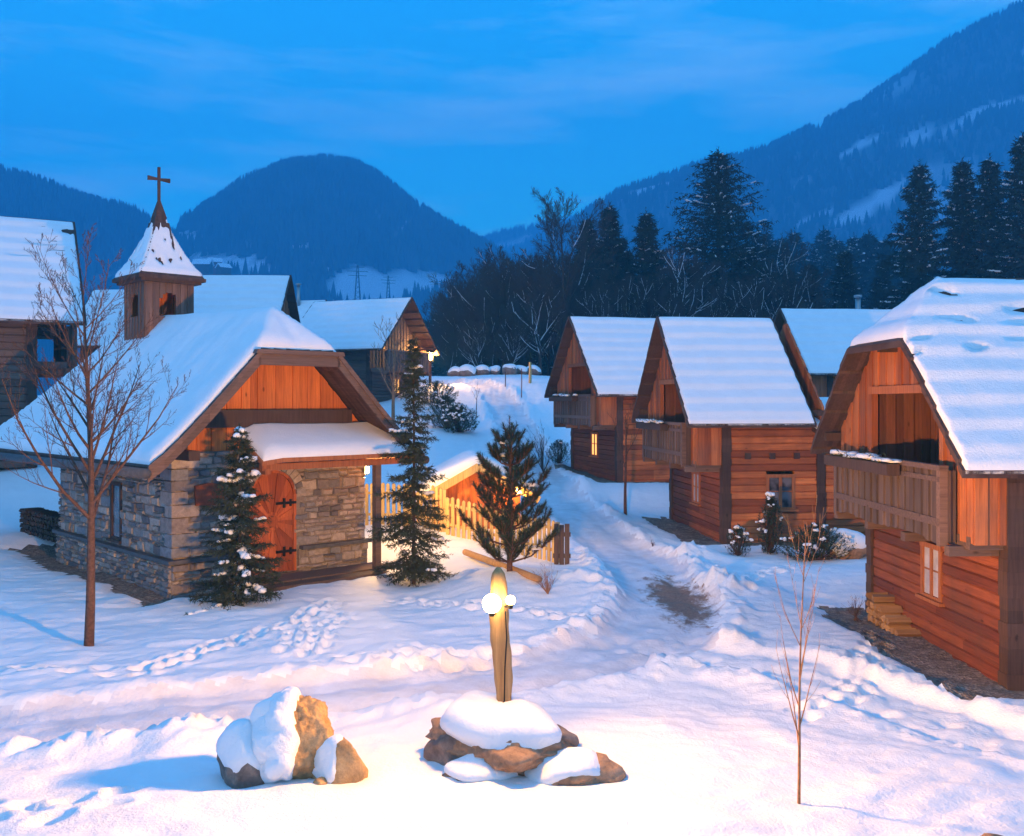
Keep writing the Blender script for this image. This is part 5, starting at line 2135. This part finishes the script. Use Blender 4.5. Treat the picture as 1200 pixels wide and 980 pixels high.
hill('hill', [(190, 330), (215, 285), (232, 264), (262, 244), (300, 216), (345, 194), (385, 190), (420, 197), (452, 217), (490, 247), (520, 271), (560, 294), (600, 320), (640, 350)], 1500, 780, 240, 11,
     [(225, 280, 22, 9, 0), (285, 312, 40, 14, 0), (290, 292, 16, 7, 0), (350, 292, 22, 7, 0), (240, 312, 60, 14, .1), (455, 340, 72, 24, .05), (410, 328, 32, 14, .2), (375, 318, 14, 6, .3), (480, 262, 12, 5, .8)], 17000, 18)
hill('hill', [(-120, 190), (-40, 205), (0, 213), (60, 226), (120, 243), (170, 262), (215, 290), (260, 330)], 1250, 620, 240, 12, [(60, 330, 40, 10, 0)], 9000, 17)
hill('mountain', [(480, 420), (560, 360), (620, 312), (690, 262), (715, 250), (780, 222), (850, 200), (900, 177), (940, 158), (1000, 133), (1060, 99), (1130, 61), (1200, 31), (1330, -25)], 1700, 760, 260, 13,
     [(1010, 170, 22, 6, .5), (1120, 145, 52, 6, .45), (1180, 122, 34, 5, .4), (1070, 160, 14, 5, .5), (1020, 240, 40, 12, .5), (1060, 215, 30, 6, .5), (955, 255, 22, 5, .3), (1190, 65, 18, 4, .4), (960, 150, 8, 4, .3), (760, 222, 40, 3, .3), (935, 215, 10, 4, .3)], 26000, 13, .05, 15, bias=.45)
hill('far_mountain', [(480, 330), (540, 300), (562, 284), (590, 272), (640, 262), (700, 255), (760, 250), (830, 300)], 2600, 2050, 150, 14, [(600, 285, 20, 4, .3)], 3000, 16, step=22)


def cone_forest():
    P = np.concatenate(forest_pts)
    n = len(P)
    k = 5
    rg = np.random.RandomState(4)
    a = np.linspace(0, 2 * PI, k, endpoint=False)[None, :] + rg.uniform(0, 6, (n, 1))
    r = (P[:, 3] * rg.uniform(.19, .27, n))[:, None]
    bx, by = P[:, 0:1] + r * np.cos(a), P[:, 1:2] + r * np.sin(a)
    bz = np.repeat(P[:, 2:3], k, 1) - 1.0
    base = np.stack([bx, by, bz], 2)
    apex = np.stack([P[:, 0], P[:, 1], P[:, 2] + P[:, 3]], 1)[:, None, :]
    V = np.concatenate([base, apex], 1).reshape(-1, 3)
    o = (np.arange(n) * (k + 1))[:, None]
    tri = []
    for i in range(k):
        tri.append(np.concatenate([o + i, o + (i + 1) % k, o + k], 1))
    Q = np.stack(tri, 1).reshape(-1, 3)
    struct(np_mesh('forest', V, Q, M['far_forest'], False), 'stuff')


cone_forest()


# power pylons in the valley
def pylon(label, px, Y, base_py, h):
    x = at(px, Y)
    z = CZ + (HY - base_py) * Y / F
    T = thing('power_pylon', label, 'pylon', (x, Y, z), .3, 'power pylons in the valley')
    m = MB(1)
    w = h * .09
    t = .32
    for sx in (-1, 1):
        for sy in (-1, 1):
            m.beam((sx * w, sy * w, -6), (sx * w * .16, sy * w * .16, h), t, t)
    for q in range(7):
        f0, f1 = q / 7, (q + 1) / 7
        a, b = w * (1 - f0 * .84), w * (1 - f1 * .84)
        m.beam((-a, -a, h * f0), (b, -b, h * f1), t * .6, t * .6)
        m.beam((a, -a, h * f0), (-b, -b, h * f1), t * .6, t * .6)
    for f, l in ((.70, .26), (.82, .30), (.94, .2)):
        m.beam((-h * l, 0, h * f), (h * l, 0, h * f), t, t)
    m.build('lattice', M['bark_grey'], T)


pylon('lattice power pylon on the snowy field below the round hill', 419, 640, 352, 23)
pylon('smaller lattice pylon right of the first at the valley bottom', 455, 760, 352, 19)

# a few farmhouses on the slope beyond the turret
for i, (px, py, Y, s_, lab) in enumerate(((238, 316, 620, 1.0, 'tiny far farmhouse on the slope right of the bell turret'), (252, 312, 640, .8, 'tiny reddish far barn next to the farmhouse on the slope'), (262, 318, 600, .7, 'tiny far cottage lowest of the three on the slope'))):
    x = at(px, Y)
    z = CZ + (HY - py) * Y / F
    T = thing('farmhouse', lab, 'farmhouse', (x, Y, z), .4 * i, 'far farmhouses on the slope')
    w = MB(1)
    w.box(-5 * s_, 5 * s_, -4 * s_, 4 * s_, -14, 3.2 * s_)
    w.prism([(-5 * s_, -4 * s_, 3.2 * s_), (-5 * s_, 4 * s_, 3.2 * s_), (-5 * s_, 0, 6.2 * s_)], (10 * s_, 0, 0))
    w.build('wall', M['plaque'] if i == 1 else M['grey_wood'], T)
    r = MB(2)
    for sg in (-1, 1):
        p = [(-5.8 * s_, 0, 6.4 * s_), (-5.8 * s_, sg * 5 * s_, 2.7 * s_), (-5.8 * s_, sg * 5 * s_, 3.1 * s_), (-5.8 * s_, 0, 6.8 * s_)]
        r.prism(p if sg > 0 else p[::-1], (11.6 * s_, 0, 0))
    r.build('roof', M['roof_snow'], T)

# ------------------------------------------------------------------ haze
hm, nt, bs = new_mat('haze_air')
nt.nodes.remove(bs)
pv = nt.nodes.new('ShaderNodeVolumePrincipled')
pv.inputs['Color'].default_value = (.10, .60, 1.0, 1)
pv.inputs['Density'].default_value = .00080
pv.inputs['Anisotropy'].default_value = 0.0
nt.links.new(pv.outputs['Volume'], nt.nodes['Material Output'].inputs['Volume'])
m_ = MB(1)
m_.box(-3300, 3300, -60, 2900, -14, 830)
hz_ = m_.build('haze', hm)
struct(hz_, 'stuff')

# ------------------------------------------------------------------ sky, sun, camera
SUN_EL, SUN_AZ = math.radians(4), math.radians(200)
w = bpy.data.worlds.new('World')
sc.world = w
w.use_nodes = True
nt = w.node_tree
bg = nt.nodes['Background']
tc = N(nt, 'ShaderNodeTexCoord')
sky = N(nt, 'ShaderNodeTexSky', sky_type='NISHITA')
sky.sun_disc = False
sky.sun_elevation = SUN_EL
sky.sun_rotation = SUN_AZ
sky.altitude = 700
sky.air_density = 1.0
sky.dust_density = .4
sky.ozone_density = 5.0
sep = N(nt, 'ShaderNodeSeparateXYZ')
nt.links.new(tc.outputs['Generated'], sep.inputs[0])
# dusk colours by height
grad = ramp(nt, sep.outputs['Z'], [(0.0, (.36, 2.5, 3.5)), (.16, (.10, 1.80, 3.1)), (.42, (.010, .90, 2.15)), (1.0, (.045, .45, 1.10))])
# afterglow behind the viewer
mr = N(nt, 'ShaderNodeMapRange')
mr.inputs['From Min'].default_value = .35
mr.inputs['From Max'].default_value = -.6
nt.links.new(sep.outputs['Y'], mr.inputs['Value'])
glow = mixc(nt, grad, (.18, .40, .78), mr.outputs['Result'])
# thin cloud streaks
mp = N(nt, 'ShaderNodeMapping')
mp.inputs['Scale'].default_value = (1.6, 1.6, 9.0)
mp.inputs['Rotation'].default_value = (0, math.radians(-9), 0)
nt.links.new(tc.outputs['Generated'], mp.inputs['Vector'])
cl = tex_noise(nt, mp.outputs['Vector'], 2.1, 8, .58)
cf = ramp(nt, cl, [(.47, (0, 0, 0)), (.70, (.75, .75, .75))])
col = mixc(nt, glow, (.85, 1.85, 2.8), cf)
nsk = N(nt, 'ShaderNodeVectorMath', operation='SCALE')
nsk.inputs['Scale'].default_value = .10
nt.links.new(sky.outputs['Color'], nsk.inputs[0])
col = mixc(nt, col, nsk.outputs['Vector'], .06)
nt.links.new(col, bg.inputs['Color'])
bg.inputs['Strength'].default_value = 1.0

sl = bpy.data.lights.new('sun', 'SUN')
sl.energy = .12
sl.angle = math.radians(12)
sl.color = (1.0, .72, .60)
so = link(bpy.data.objects.new('sun', sl))
d = Vector((math.sin(SUN_AZ) * math.cos(math.radians(14)), math.cos(SUN_AZ) * math.cos(math.radians(14)), math.sin(math.radians(14))))
so.rotation_euler = d.to_track_quat('Z', 'Y').to_euler()

cam = bpy.data.cameras.new('camera')
cam.sensor_width = 36
cam.lens = 36 * F / 1200
cam.shift_y = -(490 - HY) / 1200
cam.clip_start = .1
cam.clip_end = 12000
co = link(bpy.data.objects.new('camera', cam))
co.location = (0, 0, CZ)
co.rotation_euler = (PI / 2, 0, 0)
sc.camera = co

sc.view_settings.view_transform = 'Standard'
sc.view_settings.look = 'None'
sc.view_settings.exposure = 0
sc.view_settings.gamma = 1
sc.view_settings.use_curve_mapping = False
sc.render.engine = 'CYCLES'
cy = sc.cycles
cy.use_denoising = True
cy.max_bounces = 5
cy.diffuse_bounces = 3
cy.glossy_bounces = 2
cy.transmission_bounces = 2
cy.volume_bounces = 1
cy.transparent_max_bounces = 4
cy.caustics_reflective = False
cy.caustics_refractive = False
cy.sample_clamp_indirect = 6
